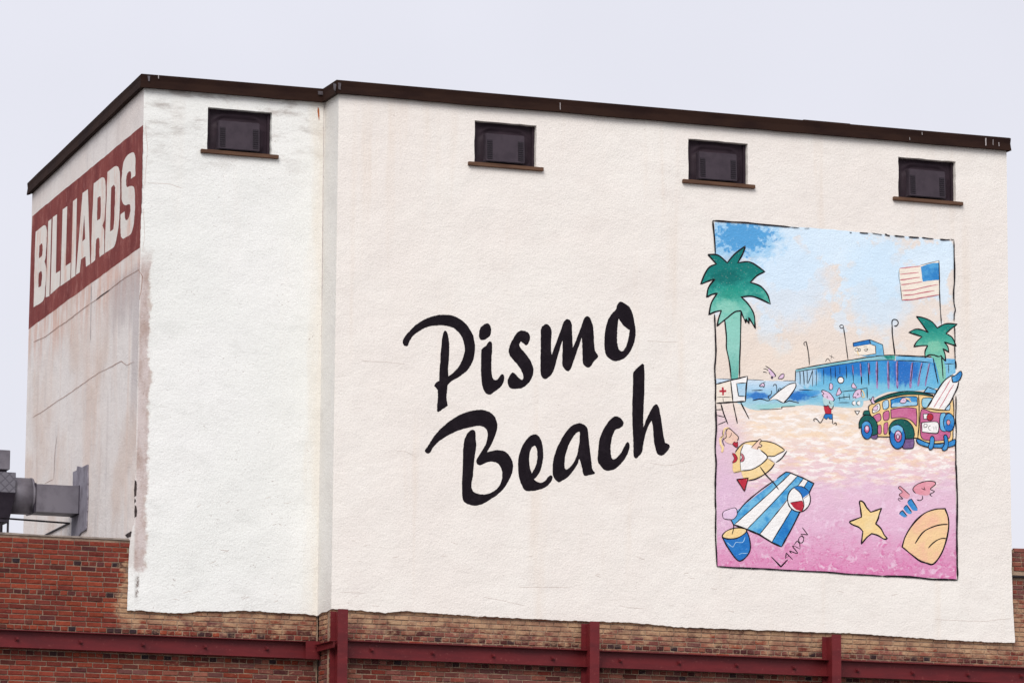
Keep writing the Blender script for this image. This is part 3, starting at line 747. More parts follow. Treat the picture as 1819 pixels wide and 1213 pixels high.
box('cap', (t0.x, HY+0.05, t2.z), (t1.x, YD+0.35, t1.z), 'sheet_steel', dx, 0.006)
box('neck', (t0.x+0.05, HY+0.09, h1.z-0.002), (t1.x-0.03, YD+0.3, t2.z+0.002), 'sheet_dark', dx)
p0 = onY(-40, 919, HY+0.2); p1 = onY(15, 928, HY+0.2)
box('base_frame', (p0.x, HY+0.16, p1.z), (p1.x, YD+0.28, h3.z-0.001), 'sheet_dark', dx, 0.004)
for px in (14.3, -30):
    for yy in (HY+0.18, YD+0.24):
        l = onY(px, 935, HY+0.18)
        box('leg', (l.x-0.012, yy, zpar-0.45), (l.x+0.012, yy+0.025, p1.z+0.002), 'rod_steel', dx)
l = onY(1.0, 935, HY+0.18); box('leg', (l.x-0.01, HY+0.181, zpar-0.45), (l.x+0.01, HY+0.206, p1.z+0.002), 'rod_steel', dx)
ra = onY(17, 921, HY+0.2); rb_ = onL(124, 929, 0.0)
v, f = tube_vf(ra, rb_+Vector((-0.01, 0, 0)), 0.012, 8); part('tie_rod', v, f, 'rod_steel', dx)
rc = onL(80, 950, 0.012); v, f = tube_vf(rb_+Vector((-0.012, -0.01, 0)), rc, 0.012, 8); part('tie_rod', v, f, 'rod_steel', dx)
# sealant plate on the wall round the duct
P = jag([(129.5, 838), (136, 835), (137, 828), (145, 830), (155, 825), (155, 880), (152.5, 940), (143, 945), (139, 952), (126, 952), (128, 900), (129.5, 838)], 0.5, 3, 2, 4)[:-1]
v, f = slab([[onL(x, y, 0.02) for x, y in P]], tuple(-LNRM*0.018)); o = part('wall_plate', v, f, 'sealant_grey', dx); fix_normals(o)

# ------------------------------------------------------------------ paint on the walls
# every painted shape lies flat on its wall, each brush layer a hair above the one before
def Tz(x0, y0, s):
    return lambda pts: [tuple([x0+p[0]*s, y0+p[1]*s]+list(p[2:])) for p in pts]
class Painting:
    def __init__(s, name, parent, plane=None, base=0.0008):
        s.base, s.count = base, 0
        s.name, s.parent = name, parent; s.V, s.F, s.M, s.UV, s.mats = [], [], [], [], []
        s.plane = plane or (lambda x, y, o: onY(x, y, -o))
    def next_off(s):
        s.count += 1
        return s.base+s.count*0.00004
    def slot(s, m):
        if m not in s.mats: s.mats.append(m)
        return s.mats.index(m)
    def loops(s, loops, mat):
        off = s.next_off(); k = len(s.V); i = s.slot(mat)
        def wav(x, y):
            n = mnoise.noise_vector(Vector((x*0.35, y*0.35, 3.0))); n2 = mnoise.noise_vector(Vector((x*0.09, y*0.09, 8.0)))
            return (x+n.x*0.55+n2.x*0.5, y+n.y*0.55+n2.y*0.5)
        loops = [[wav(x, y) for x, y in l] for l in loops]
        pts = [[s.plane(x, y, off) for x, y in l] for l in loops]
        for l in loops: s.UV += [(x/1000.0, y/1000.0) for x, y in l]
        for l in pts: s.V += l
        for t in tessellate_polygon(pts): s.F.append([k+a for a in t]); s.M.append(i)
    def fill(s, pts, mat, holes=(), smooth=True, line=None, lw=2.0, step=6):
        L = [spline(p, True, step) if smooth else [q[:2] for q in p] for p in [pts]+list(holes)]
        s.loops(L, mat)
        if line:
            for l in L: s.raw_stroke(l+[l[0], l[1]], lw, line, taper=False)
    def poly(s, pts, mat, line=None, lw=2.0): s.fill(pts, mat, (), False, line, lw)
    def raw_stroke(s, l, lw, mat, taper=True, rough=0.22):
        # resample, then a ribbon whose width wavers like a brush
        P = [Vector(p) for p in l]; out = [P[0]]
        for a, b in zip(P[:-1], P[1:]):
            d = (b-a).length; n = max(1, int(d/2.5))
            for j in range(1, n+1): out.append(a+(b-a)*(j/n))
        if mat == 'ink': lw *= 1.15 if s.name != 'border_stroke' else 1.0
        n = len(out); off = s.next_off(); k = len(s.V); i = s.slot(mat); sd_ = random.random()*100
        for j, p in enumerate(out):
            t = (out[min(n-1, j+1)]-out[max(0, j-1)])
            if t.length < 1e-6: t = Vector((1, 0))
            t.normalize(); nn = Vector((-t.y, t.x))
            w_ = lw*(1+rough*2*mnoise.noise(Vector((j*0.21, sd_, 0))))
            if taper: w_ *= min(1.0, 0.45+0.28*min(j, n-1-j))
            off2 = nn*(lw*0.16*mnoise.noise(Vector((j*0.13, sd_+7, 0))))
            for e in (-1, 1):
                q = p+nn*(w_*0.5*e)+off2; s.V.append(s.plane(q.x, q.y, off)); s.UV.append((q.x/1000, q.y/1000))
        for j in range(n-1):
            a = k+2*j; s.F.append([a, a+1, a+3, a+2]); s.M.append(i)
    def stroke(s, pts, lw=2.0, mat='ink', smooth=True, taper=True):
        s.raw_stroke(spline(pts, False, 5) if smooth and len(pts) > 2 else [p[:2] for p in pts], lw, mat, taper)
    def build(s, label=None):
        me = bpy.data.meshes.new(s.name); me.from_pydata([tuple(v) for v in s.V], [], s.F)
        for m in s.mats: me.materials.append(MATS[m])
        me.polygons.foreach_set('material_index', s.M)
        uvl = me.uv_layers.new(name='UVMap')
        for lp in me.loops: uvl.data[lp.index].uv = s.UV[lp.vertex_index]
        me.update(); o = bpy.data.objects.new(s.name, me); col.objects.link(o)
        o.parent = s.parent
        if s.parent.type == 'EMPTY': o.matrix_parent_inverse = Matrix.Translation(-s.parent.location)
        if label: o['label'] = label
        return o
paint('ink', rgb(22, 16, 22), rgb(40, 32, 38), 26, 0.8, 0.22, 0.7)
def letter_black():
    s = NT('letter_black'); s.stucco_relief()
    c = s.mix(s.rng(s.noise(7, 5, rough=0.7), 0.45, 0.72), rgb(22, 15, 22), rgb(34, 27, 33))
    hz = s.noise(1.0, 3, s.scale(s.pos(), (1.4, 1, 26)), rough=0.6)
    c = s.mix(s.math('MULTIPLY', s.rng(hz, 0.68, 0.72), s.rng(s.noise(12, 3), 0.45, 0.6, 0, 0.2)), c, rgb(120, 108, 112))
    s.col(c); s.b.inputs['Roughness'].default_value = 0.7; MATS['letter_black'] = s.m
letter_black()

# black script lettering -------------------------------------------------------
S = 1
P1 = Tz(700, 540, 250/1516); P2 = Tz(940, 520, 250/1516); P3 = Tz(740, 710, 250/1516); P4 = Tz(970, 640, 230/1213)
GLY = [
 [P1([(130, 455), (150, 450), (165, 405), (200, 350), (260, 300), (330, 260), (400, 238), (480, 230), (560, 235), (630, 255), (680, 290), (725, 345), (750, 410), (762, 480), (752, 550), (725, 620), (690, 680), (640, 735), (585, 775, S), (583, 700), (590, 600), (595, 480), (592, 400), (580, 330), (565, 295), (550, 285), (535, 297), (522, 340), (512, 420), (503, 520), (495, 640), (487, 760), (485, 825, S), (450, 850), (430, 880, S), (450, 900), (470, 925, S), (470, 1000), (465, 1100), (460, 1150, S), (480, 1160), (530, 1125), (582, 1095, S), (570, 1050), (565, 1000), (572, 930), (580, 870), (630, 825), (720, 770), (800, 700), (850, 610), (872, 500), (865, 400), (835, 300), (780, 220), (710, 160), (630, 125), (540, 115), (440, 125), (340, 160), (240, 220), (150, 310), (100, 375), (93, 415), (105, 445)])],
 [P1([(1030, 403), (1053, 415), (1058, 470), (1050, 600), (1050, 700), (1058, 780), (1080, 815), (1110, 815), (1135, 785), (1155, 757), (1180, 762), (1187, 790), (1180, 840), (1150, 890), (1100, 930), (1050, 967), (1020, 973), (985, 955), (955, 900), (942, 820), (935, 720), (937, 600), (938, 510), (950, 480), (990, 450), (1010, 415)])],
 [P1([(1380, 285), (1430, 300), (1460, 330), (1465, 370), (1445, 425), (1420, 445), (1395, 425), (1365, 405, S), (1350, 440), (1370, 480), (1420, 540), (1470, 610), (1500, 680), (1500, 750), (1470, 820), (1430, 870), (1380, 905), (1310, 913), (1255, 905), (1228, 870), (1225, 820), (1245, 765), (1275, 737), (1305, 752), (1345, 795), (1375, 812), (1392, 800), (1385, 750), (1350, 680), (1290, 610), (1250, 560), (1233, 510), (1245, 450), (1285, 370), (1330, 305)])],
 [P2([(180, 338), (215, 355), (240, 400), (240, 480), (236, 600), (243, 668, S), (290, 540), (340, 400), (375, 310), (405, 283), (440, 297), (460, 350), (463, 450), (470, 592, S), (520, 470), (570, 340), (595, 270), (625, 252), (655, 270), (685, 350), (697, 440), (700, 540), (708, 628, S), (735, 660), (746, 685), (735, 705), (695, 740), (670, 785), (640, 805), (610, 795), (580, 765), (575, 700), (570, 560), (566, 482, S), (540, 560), (500, 680), (465, 780), (440, 830), (418, 845), (385, 825), (358, 785), (358, 700), (360, 600), (361, 513, S), (340, 570), (300, 710), (270, 820), (240, 880), (195, 920), (165, 927), (135, 905), (120, 850), (122, 700), (125, 550), (123, 430), (135, 370)])],
 [P2([(990, 98), (1040, 122), (1085, 160), (1110, 210), (1130, 300), (1147, 400), (1145, 470), (1120, 570), (1070, 660), (1000, 720), (930, 738), (870, 715), (830, 670), (812, 600), (810, 500), (822, 390), (850, 290), (895, 220), (935, 180), (945, 140), (965, 110)]), P2([(966, 280, S), (1000, 335), (1045, 380), (1080, 402, S), (1072, 470), (1050, 560), (1020, 615), (995, 630), (970, 612), (955, 570), (947, 500), (950, 400), (957, 320)])],
 [P3([(600, 322), (630, 340), (637, 400), (642, 490), (628, 600), (615, 720), (605, 830), (593, 900), (598, 960), (620, 995), (680, 1013), (740, 1015), (810, 995), (870, 950), (910, 890), (923, 820), (915, 750), (890, 700), (850, 672), (800, 665), (740, 680), (690, 703), (660, 697), (643, 665), (655, 625), (700, 555), (745, 475), (763, 400), (762, 340), (735, 300), (690, 283), (640, 283), (560, 300), (480, 322), (400, 352), (320, 395), (240, 450), (185, 505), (150, 562), (125, 577), (97, 562), (88, 542), (120, 500), (170, 420), (240, 330), (340, 240), (450, 170), (560, 125), (660, 107), (740, 115), (800, 140), (845, 190), (870, 270), (860, 350), (830, 430), (790, 510), (760, 563, S), (810, 550), (880, 540), (950, 555), (1000, 600), (1032, 660), (1040, 730), (1025, 800), (970, 910), (890, 1005), (790, 1075), (700, 1125), (630, 1138), (560, 1125), (510, 1090), (493, 1040), (488, 920), (495, 760), (500, 600), (508, 460), (525, 400), (560, 345)])],
 [P3([(1270, 370), (1310, 385), (1340, 430), (1358, 500), (1363, 600), (1355, 690), (1330, 770), (1290, 830), (1265, 855, S), (1290, 875), (1340, 890), (1385, 870), (1415, 830), (1445, 810), (1465, 830), (1455, 870), (1415, 920), (1360, 955), (1290, 975), (1210, 983), (1165, 970), (1135, 925), (1105, 840), (1092, 740), (1097, 640), (1120, 540), (1160, 460), (1215, 395)]), P3([(1270, 495), (1288, 510), (1300, 570), (1297, 650), (1275, 730), (1240, 790, S), (1222, 730), (1213, 650), (1220, 570), (1240, 515)])],
 [P4([(310, 588), (355, 598), (385, 630), (397, 700), (410, 830), (425, 950), (435, 1015), (458, 1050), (450, 1063), (400, 1075), (370, 1083), (350, 1065), (335, 1000), (320, 945), (310, 920, S), (300, 960), (265, 1020), (210, 1085), (150, 1128), (115, 1137), (80, 1110), (62, 1060), (65, 960), (80, 880), (120, 780), (180, 680), (245, 610)]), P4([(312, 667), (317, 690), (310, 770), (295, 860), (270, 930), (235, 985), (195, 1018), (180, 1010), (173, 970), (180, 900), (205, 810), (245, 730), (285, 680)])],
 [P4([(655, 520), (700, 540), (725, 575), (720, 610), (690, 635), (650, 650), (630, 690), (612, 750), (605, 820), (610, 890), (625, 923), (650, 918), (695, 875), (735, 805), (755, 770), (772, 765), (782, 790), (778, 840), (750, 900), (700, 970), (635, 1022), (560, 1032), (520, 1000), (485, 945), (488, 850), (500, 740), (530, 660), (580, 580), (620, 535)])],
 [P4([(905, 30), (920, 50), (923, 150), (922, 280), (915, 420), (910, 540), (912, 628, S), (940, 550), (985, 460), (1015, 418), (1040, 412), (1060, 450), (1080, 560), (1095, 670), (1115, 770, S), (1150, 785), (1160, 805), (1145, 835), (1105, 880), (1070, 890), (1040, 870), (1020, 810), (1008, 720), (1000, 620), (988, 562, S), (960, 610), (930, 700), (910, 790), (900, 855), (870, 895), (845, 918), (825, 905), (817, 850), (818, 750), (810, 600), (808, 400), (815, 220), (817, 120), (840, 85), (880, 48)])],
]
LET = bpy.data.objects.new('lettering', None); link(LET); LET.location = (3.4, 0, 8.5); LET.empty_display_size = 0.1
LET.parent = bld; LET.matrix_parent_inverse = Matrix.Translation(-bld.location); LET['label'] = 'black brush script reading Pismo Beach'
for gi, gl in enumerate(GLY):
    p = Painting('painted_letter', LET); p.fill(gl[0], 'letter_black', gl[1:])
    if gi == 1: p.fill(P1([(1010, 210), (1040, 240), (1047, 290), (1035, 340), (990, 378), (945, 390), (922, 370), (915, 320), (925, 270), (955, 230)]), 'letter_black')
    p.build()

# red band with block letters on the side wall -----------------------------------
def band_mat():
    s = NT('band_red'); s.stucco_relief()
    st = s.noise(1.0, 5, s.scale(s.pos(), (2.4, 2.4, 0.5)), rough=0.65)
    c = s.mix(s.rng(st, 0.36, 0.7), rgb(136, 70, 65), rgb(116, 54, 53))
    c = s.mix(s.math('MULTIPLY', s.rng(s.noise(3.5, 6, s.scale(s.pos(), (1.6, 1.6, 0.9)), rough=0.72), 0.48, 0.70), 0.65), c, rgb(170, 112, 104))
    s.col(c); MATS['band_red'] = s.m
    s = NT('band_letter'); s.stucco_relief()
    c = s.mix(s.math('MULTIPLY', s.rng(s.noise(2.0, 5, s.scale(s.pos(), (1.6, 1.6, 0.7)), rough=0.65), 0.5, 0.72), 0.8), rgb(228, 222, 214), rgb(222, 178, 160))
    c = s.mix(s.rng(s.noise(14, 4), 0.58, 0.75, 0, 0.35), c, rgb(196, 186, 180))
    s.col(c); MATS['band_letter'] = s.m
band_mat()
lp = lambda x, y, o: onL(x, y, o)
sg = Painting('painted_band', bld, lp)
band = jag([(57.2, 384.5), (254.3, 222)], 0.5, 6, 1, 1)[:-1]+jag([(254.3, 222), (253.2, 300), (252, 350), (250, 400), (248.2, 440)], 0.8, 5, 2, 2)[:-1]+jag([(248.2, 440), (50.6, 585)], 0.6, 6, 1, 3)[:-1]+[(50.8, 585), (54.5, 460)]
sg.poly(band, 'band_red'); sg = sg.build('red band lettered BILLIARDS')
Q1 = Tz(45, 350, 120/693); Q2 = Tz(140, 250, 120/633)
BL = [
 ([Q1([(105, 355, S), (150, 322, S), (195, 292), (215, 310), (222, 370), (218, 470), (208, 600), (198, 665, S), (212, 720), (215, 800), (205, 920), (190, 1050), (160, 1085), (85, 1128, S), (92, 800)]), Q1([(143, 497, S), (170, 478), (177, 520), (170, 600), (138, 632, S)]), Q1([(138, 780, S), (165, 762), (172, 820), (160, 912), (133, 930, S)])], True),
 ([Q1([(235, 250), (270, 222), (248, 1015), (210, 1030)])], False),
 ([Q1([(283, 210), (325, 178), (310, 785), (358, 755), (352, 915), (258, 998)])], False),
 ([Q1([(385, 130), (428, 95), (412, 705), (465, 675), (460, 845), (360, 915)])], False),
 ([Q1([(490, 45), (530, 10), (512, 810), (468, 838)])], False),
 ([[(146.6, 342.9), (156.1, 336.3), (160.3, 469), (152.9, 474.1), (151.8, 455.1), (143.8, 460.8), (141.6, 484.2), (135, 488.5)], [(149.9, 380.8), (151.4, 424.4), (146.1, 429.1)]], False),
 ([Q2([(140, 400, S), (215, 348), (240, 355), (252, 420), (250, 560), (240, 740), (222, 795, S), (238, 850), (237, 1060, S), (193, 1090, S), (194, 960), (188, 912), (166, 925), (160, 970), (155, 1120, S), (115, 1152, S), (122, 850)]), Q2([(175, 538, S), (200, 522), (207, 560), (200, 728), (170, 750, S)])], True),
 ([Q2([(268, 295, S), (345, 238), (375, 258), (387, 340), (385, 560), (372, 800), (345, 950), (325, 1000), (243, 1055, S), (255, 700)]), Q2([(302, 440, S), (325, 415), (340, 440), (338, 600), (325, 820), (293, 850, S)])], True),
 ([Q2([(500, 110), (520, 120), (530, 180), (528, 330, S), (490, 360, S), (488, 295), (470, 290), (450, 320), (443, 380), (450, 432), (490, 425), (515, 440), (525, 500), (525, 650), (515, 770), (490, 870), (440, 905), (415, 920), (395, 890), (390, 800), (392, 690, S), (428, 662, S), (435, 740), (450, 745), (470, 720), (483, 660), (478, 600), (440, 605), (415, 590), (402, 550), (400, 430), (405, 300), (420, 200), (450, 145)])], True)]
for L, sm in BL:
    p = Painting('painted_letter', sg, lp, 0.0016); p.fill(L[0], 'band_letter', L[1:], sm); p.build()
# cracks of the side wall
ck = Painting('crack', SIDE, lp, 0.004)
R2 = Tz(0, 360, 300/1213); R3 = Tz(0, 640, 300/1213)
ck.raw_stroke(jag(R2([(1000, 480), (940, 515), (890, 545), (830, 590), (770, 640), (700, 690), (640, 730)]), 0.5, 3, 3, 1), 0.8, 'crack')
ck.raw_stroke(jag(R2([(790, 625), (740, 660), (690, 695)]), 0.4, 2, 3, 8), 1.7, 'hole_dark')
ck.raw_stroke(jag(R2([(640, 730), (560, 790), (470, 860), (420, 890), (330, 960), (240, 1000)]), 0.6, 3, 3, 2), 0.9, 'crack')
ck.raw_stroke(jag(R3([(960, 10), (910, 35), (870, 5), (800, 45), (700, 95), (600, 165), (500, 235), (400, 300), (330, 350), (235, 410)]), 0.6, 3, 3, 3), 0.75, 'crack')
ck.raw_stroke(jag(R3([(410, 540), (395, 640), (385, 850)]), 0.3, 4, 3, 4), 0.45, 'crack'); ck.raw_stroke(jag(R3([(385, 850), (320, 885)]), 0.3, 3, 3, 5), 0.9, 'crack')
ck.raw_stroke(jag(R2([(655, 580), (653, 700), (650, 990)]), 0.3, 5, 3, 6), 0.6, 'smear_grey')
ck.build()
ck = Painting('crack', RWALL, lambda x, y, o: onY(x, y, DEP-o))
ck.raw_stroke(jag([(575.5, 184), (573, 420), (571, 640), (568, 880), (565, 1075)], 0.35, 5, 3, 77), 0.8, 'smear_grey')  # thin grey line drawn down the inner corner
ck.raw_stroke(jag(R2([(990, 480), (1025, 530), (1015, 620), (1000, 700)]), 0.6, 2, 3, 7), 1.0, 'crack')
for L in ([(258, 218), (262, 260), (257, 330)], [(262, 325), (300, 327), (325, 335)], [(255, 370), (257, 420), (253, 446)]): ck.raw_stroke(jag(L, 0.6, 3, 3, L[0][0]), 0.7, 'crack_pale')
for i in range(16):
    x = random.uniform(290, 540); y = random.uniform(880, 1075); L = random.uniform(5, 16)
    ck.raw_stroke(jag([(x, y), (x+L, y+random.uniform(-6, 4))], 1.4, 2, 3, i), 0.6, 'crack_pale')
ck.build()['kind'] = 'stuff'
ck = Painting('crack', WALL)
for i, L in enumerate(([(604, 1051), (650, 1053)], [(700, 800), (722, 802), (740, 812)], [(1155, 823), (1190, 826), (1230, 818)], [(1150, 606), (1205, 608)], [(860, 1060), (890, 1066), (930, 1075)], [(1660, 1100), (1740, 1103), (1796, 1098)], [(640, 640), (720, 646)], [(1100, 1075), (1120, 1079), (1150, 1081)], [(920, 1042), (1010, 1043)])):
    ck.raw_stroke(jag(L, 1.0, 4, 1.5, i), 0.5, 'crack_pale')
for i in range(34):
    x = random.uniform(610, 1780); y = random.uniform(950, 1100)
    if x > 1240 and y < 1040: continue
    L = random.uniform(4, 14); ck.raw_stroke(jag([(x, y), (x+L, y+random.uniform(-4, 4))], 1.4, 2, 3, i), 0.55, 'crack_pale')
ck.build()['kind'] = 'stuff'

# ------------------------------------------------------------------ the beach mural
def mural_ground():
    s = NT('mural_ground'); s.stucco_relief()
    u = s.scale(s.uv(), (1000, 1000, 1000)); x, y, _ = s.sep(u)
    def blob(cx, cy, rx, ry, amp=0.7, sc=0.05, det=5, soft=0.35):
        dx_ = s.math('DIVIDE', s.math('SUBTRACT', x, cx), rx); dy_ = s.math('DIVIDE', s.math('SUBTRACT', y, cy), ry)
        d = s.math('SQRT', s.math('ADD', s.math('MULTIPLY', dx_, dx_), s.math('MULTIPLY', dy_, dy_)))
        n = s.noise(sc, det, u, 0.68)
        return s.rng(s.math('ADD', d, s.math('MULTIPLY', s.math('SUBTRACT', n, 0.5), amp*2)), 1+soft, 1-soft)
    wob = s.noise(0.022, 5, u, 0.62)
    yy = s.math('ADD', y, s.math('MULTIPLY', s.math('SUBTRACT', wob, 0.5), 90))
    q = s.n('ShaderNodeValToRGB'); e = q.color_ramp.elements
    st = [(385, (216, 236, 250)), (500, (220, 236, 247)), (585, (224, 230, 234)), (630, (232, 222, 210)), (715, (238, 224, 212)), (770, (242, 224, 208)), (815, (238, 210, 208)), (865, (229, 194, 212)), (940, (228, 184, 209)), (985, (224, 162, 195)), (1030, (219, 132, 178))]
    while len(e) < len(st): e.new(0.5)
    for i, (p, c) in enumerate(st): e[i].position = (p-380)/650; e[i].color = rgb(*c)
    s.set(q.inputs[0], s.rng(yy, 380, 1030, 0, 1, False)); c = q.outputs[0]
    # bare wall showing through the thin sky
    bare = s.rng(s.math('ADD', s.noise(0.0135, 5, u, 0.6), s.rng(y, 400, 600, -0.05, 0.10)), 0.50, 0.56)
    bare = s.math('MULTIPLY', bare, s.rng(y, 700, 640))
    c = s.mix(s.math('MULTIPLY', bare, 0.85), c, rgb(236, 221, 207))
    c = s.mix(s.math('MULTIPLY', blob(1560, 505, 60, 80, 0.5), 0.75), c, rgb(208, 232, 249))
    c = s.mix(s.math('MULTIPLY', blob(1400, 500, 70, 75, 0.5), 0.7), c, rgb(212, 233, 249))
    c = s.mix(s.math('MULTIPLY', blob(1310, 425, 72, 44, 1.0, 0.07), 0.7), c, rgb(138, 198, 236))
    c = s.mix(s.math('MULTIPLY', blob(1318, 420, 46, 26, 1.7, 0.10, 6, 0.25), 0.85), c, rgb(62, 152, 212))
    # dashes of white and orange on the dry sand
    mp = s.n('ShaderNodeMapping'); mp.inputs['Rotation'].default_value = (0, 0, math.radians(-14)); mp.inputs['Scale'].default_value = (0.32, 1.0, 1); s.set(mp.inputs['Vector'], u)
    zone = s.math('MULTIPLY', s.math('MULTIPLY', s.rng(y, 712, 740), s.rng(yy, 890, 815)), s.rng(x, 1290, 1345, 0.1, 1))
    c = s.mix(s.math('MULTIPLY', s.rng(s.noise(0.13, 4, mp.outputs[0], 0.6), 0.47, 0.58), s.math('MULTIPLY', zone, 0.95)), c, rgb(250, 244, 238))
    off = s.n('ShaderNodeVectorMath'); off.operation = 'ADD'; s.set(off.inputs[0], mp.outputs[0]); off.inputs[1].default_value = (431, 77, 3)
    c = s.mix(s.math('MULTIPLY', s.rng(s.noise(0.10, 4, off.outputs[0], 0.6), 0.50, 0.64), s.math('MULTIPLY', zone, 0.5)), c, rgb(244, 210, 168))
    # lilac at the left, deeper rose along the foot
    lil = s.math('MULTIPLY', s.math('MULTIPLY', s.rng(x, 1345, 1285), s.rng(yy, 715, 770)), s.rng(y, 1000, 940))
    c = s.mix(s.math('MULTIPLY', lil, 0.7), c, rgb(222, 188, 212))
    ros = s.math('MULTIPLY', s.rng(s.noise(0.05, 6, u, 0.72), 0.46, 0.62), s.rng(yy, 900, 1000))
    c = s.mix(s.math('MULTIPLY', ros, 0.7), c, rgb(210, 98, 156))
    pal = s.math('MULTIPLY', s.rng(s.noise(0.05, 5, u, 0.7, 0.4), 0.52, 0.64), s.rng(yy, 830, 900))
    c = s.mix(s.math('MULTIPLY', pal, 0.75), c, rgb(238, 208, 226))
    c = s.mix(s.rng(s.noise(46, 3, rough=0.6), 0.6, 0.74, 0, 0.25), c, rgb(240, 230, 222))
    s.col(c); MATS['mural_ground'] = s.m
mural_ground()
paint('p_teal', rgb(44, 142, 132), rgb(22, 104, 100), 9, 1.0, 0.2, lo=0.42, hi=0.6)
paint('p_teal_mid', rgb(78, 170, 154), rgb(34, 130, 122), 9, 1.0, 0.2, lo=0.45, hi=0.62)
paint('p_teal_pale', rgb(148, 208, 194), rgb(104, 186, 170), 8, 0.8, 0.25)
paint('p_sea_pale', rgb(186, 216, 236), rgb(150, 202, 228), 5, 1.0, 0.3)
paint('p_sea', rgb(46, 128, 198), rgb(86, 168, 216), 8, 1.0, 0.25)
paint('p_sea_mid', rgb(128, 194, 220), rgb(168, 212, 226), 6, 1.0, 0.3)
paint('p_foam', rgb(168, 212, 212), rgb(190, 216, 218), 7, 1.0, 0.3)
paint('p_pier', rgb(52, 132, 202), rgb(112, 184, 222), 7, 1.0, 0.25, lo=0.40, hi=0.62)
paint('p_pier_lo', rgb(122, 192, 222), rgb(84, 166, 214), 6, 0.9, 0.25)
paint('p_pier_deep', rgb(40, 112, 190), rgb(60, 140, 206), 8, 1.0, 0.25)
paint('p_deck', rgb(150, 200, 212), rgb(118, 186, 194), 8, 0.9, 0.2)
paint('p_skyblue', rgb(126, 192, 226), rgb(96, 172, 218), 8, 0.9, 0.2)
paint('p_blue', rgb(54, 134, 200), rgb(92, 170, 220), 8, 0.9, 0.18)
paint('p_blue_deep', rgb(40, 114, 190), rgb(50, 130, 202), 8, 0.9, 0.15)
paint('p_stripe', rgb(120, 190, 224), rgb(62, 150, 208), 6, 1.0, 0.25)
paint('p_stripe_deep', rgb(62, 148, 208), rgb(36, 118, 192), 6, 1.0, 0.2)
paint('p_white', rgb(247, 245, 242), rgb(240, 236, 232), 8, 0.7, 0.1)
paint('p_cream', rgb(244, 234, 218), rgb(238, 226, 212), 6, 0.7, 0.1)
paint('p_yellow', rgb(244, 212, 150), rgb(246, 222, 172), 6, 0.7, 0.15)
paint('p_wood', rgb(240, 204, 142), rgb(244, 214, 160), 7, 0.7, 0.12)
paint('p_shell', rgb(244, 208, 158), rgb(242, 188, 160), 3, 0.9, 0.12)
paint('p_rose', rgb(198, 104, 146), rgb(208, 124, 160), 8, 0.8, 0.15)
paint('p_green', rgb(30, 98, 92), rgb(22, 82, 80), 8, 0.8, 0.12)
paint('p_red', rgb(190, 52, 68), rgb(168, 36, 56), 9, 0.8, 0.2)
paint('p_red_thin', rgb(196, 104, 116), rgb(216, 150, 154), 10, 0.9, 0.35)
paint('p_skin', rgb(226, 196, 222), rgb(232, 206, 226), 7, 0.7, 0.2)
paint('p_skin_warm', rgb(240, 208, 188), rgb(236, 194, 176), 7, 0.7, 0.2)
paint('p_salmon', rgb(226, 150, 164), rgb(232, 168, 178), 7, 0.8, 0.2)
paint('p_violet', rgb(112, 84, 130), rgb(146, 118, 164), 8, 0.8, 0.15)
paint('p_mauve', rgb(176, 150, 196), rgb(120, 84, 140), 10, 0.9, 0.2)
def wash(name, stops, blobs=(), amp=22, sc=0.06, wear=0.25, stretch=(1, 1, 1)):
    """watercolour wash: tones run down the painted shape, with blotches laid into it"""
    s = NT(name); s.stucco_relief()
    u = s.scale(s.uv(), (1000, 1000, 1000)); x, y, _ = s.sep(u); us = s.scale(u, stretch)
    yy = s.math('ADD', y, s.math('MULTIPLY', s.math('SUBTRACT', s.noise(sc, 5, us, 0.68), 0.5), amp*2))
    q = s.n('ShaderNodeValToRGB'); e = q.color_ramp.elements
    while len(e) < len(stops): e.new(0.5)
    a, b = stops[0][0], stops[-1][0]
    for i, (p_, c_) in enumerate(stops): e[i].position = (p_-a)/(b-a); e[i].color = rgb(*c_)
    s.set(q.inputs[0], s.rng(yy, a, b, 0, 1, False)); c = q.outputs[0]
    for k, (cx, cy, rx, ry, cl, amt) in enumerate(blobs):
        dx_ = s.math('DIVIDE', s.math('SUBTRACT', x, cx), rx); dy_ = s.math('DIVIDE', s.math('SUBTRACT', y, cy), ry)
        d = s.math('SQRT', s.math('ADD', s.math('MULTIPLY', dx_, dx_), s.math('MULTIPLY', dy_, dy_)))
        v = s.n('ShaderNodeVectorMath'); v.operation = 'ADD'; s.set(v.inputs[0], us); v.inputs[1].default_value = (k*37, k*91, 0)
        d = s.math('ADD', d, s.math('MULTIPLY', s.math('SUBTRACT', s.noise(0.09, 5, v.outputs[0], 0.7), 0.5), 1.9))
        c = s.mix(s.math('MULTIPLY', s.rng(d, 1.25, 0.65), amt), c, rgb(*cl))
    c = s.mix(s.rng(s.noise(46, 3, rough=0.6), 0.6, 0.74, 0, wear), c, rgb(236, 228, 222))
    s.col(c); MATS[name] = s.m
DB, MB = (34, 112, 194), (72, 158, 214)
wash('w_sea', [(672, (214, 228, 240)), (690, (176, 212, 236)), (705, (150, 202, 230)), (722, (176, 214, 222)), (736, (196, 218, 222))],
     [(1346, 703, 20, 7, DB, 0.9), (1312, 700, 20, 6, MB, 0.8), (1424, 703, 28, 10, DB, 0.95), (1440, 696, 18, 6, MB, 0.8), (1380, 722, 40, 6, (150, 208, 206), 0.7), (1480, 712, 50, 10, (132, 196, 220), 0.8)], 8, 0.09)
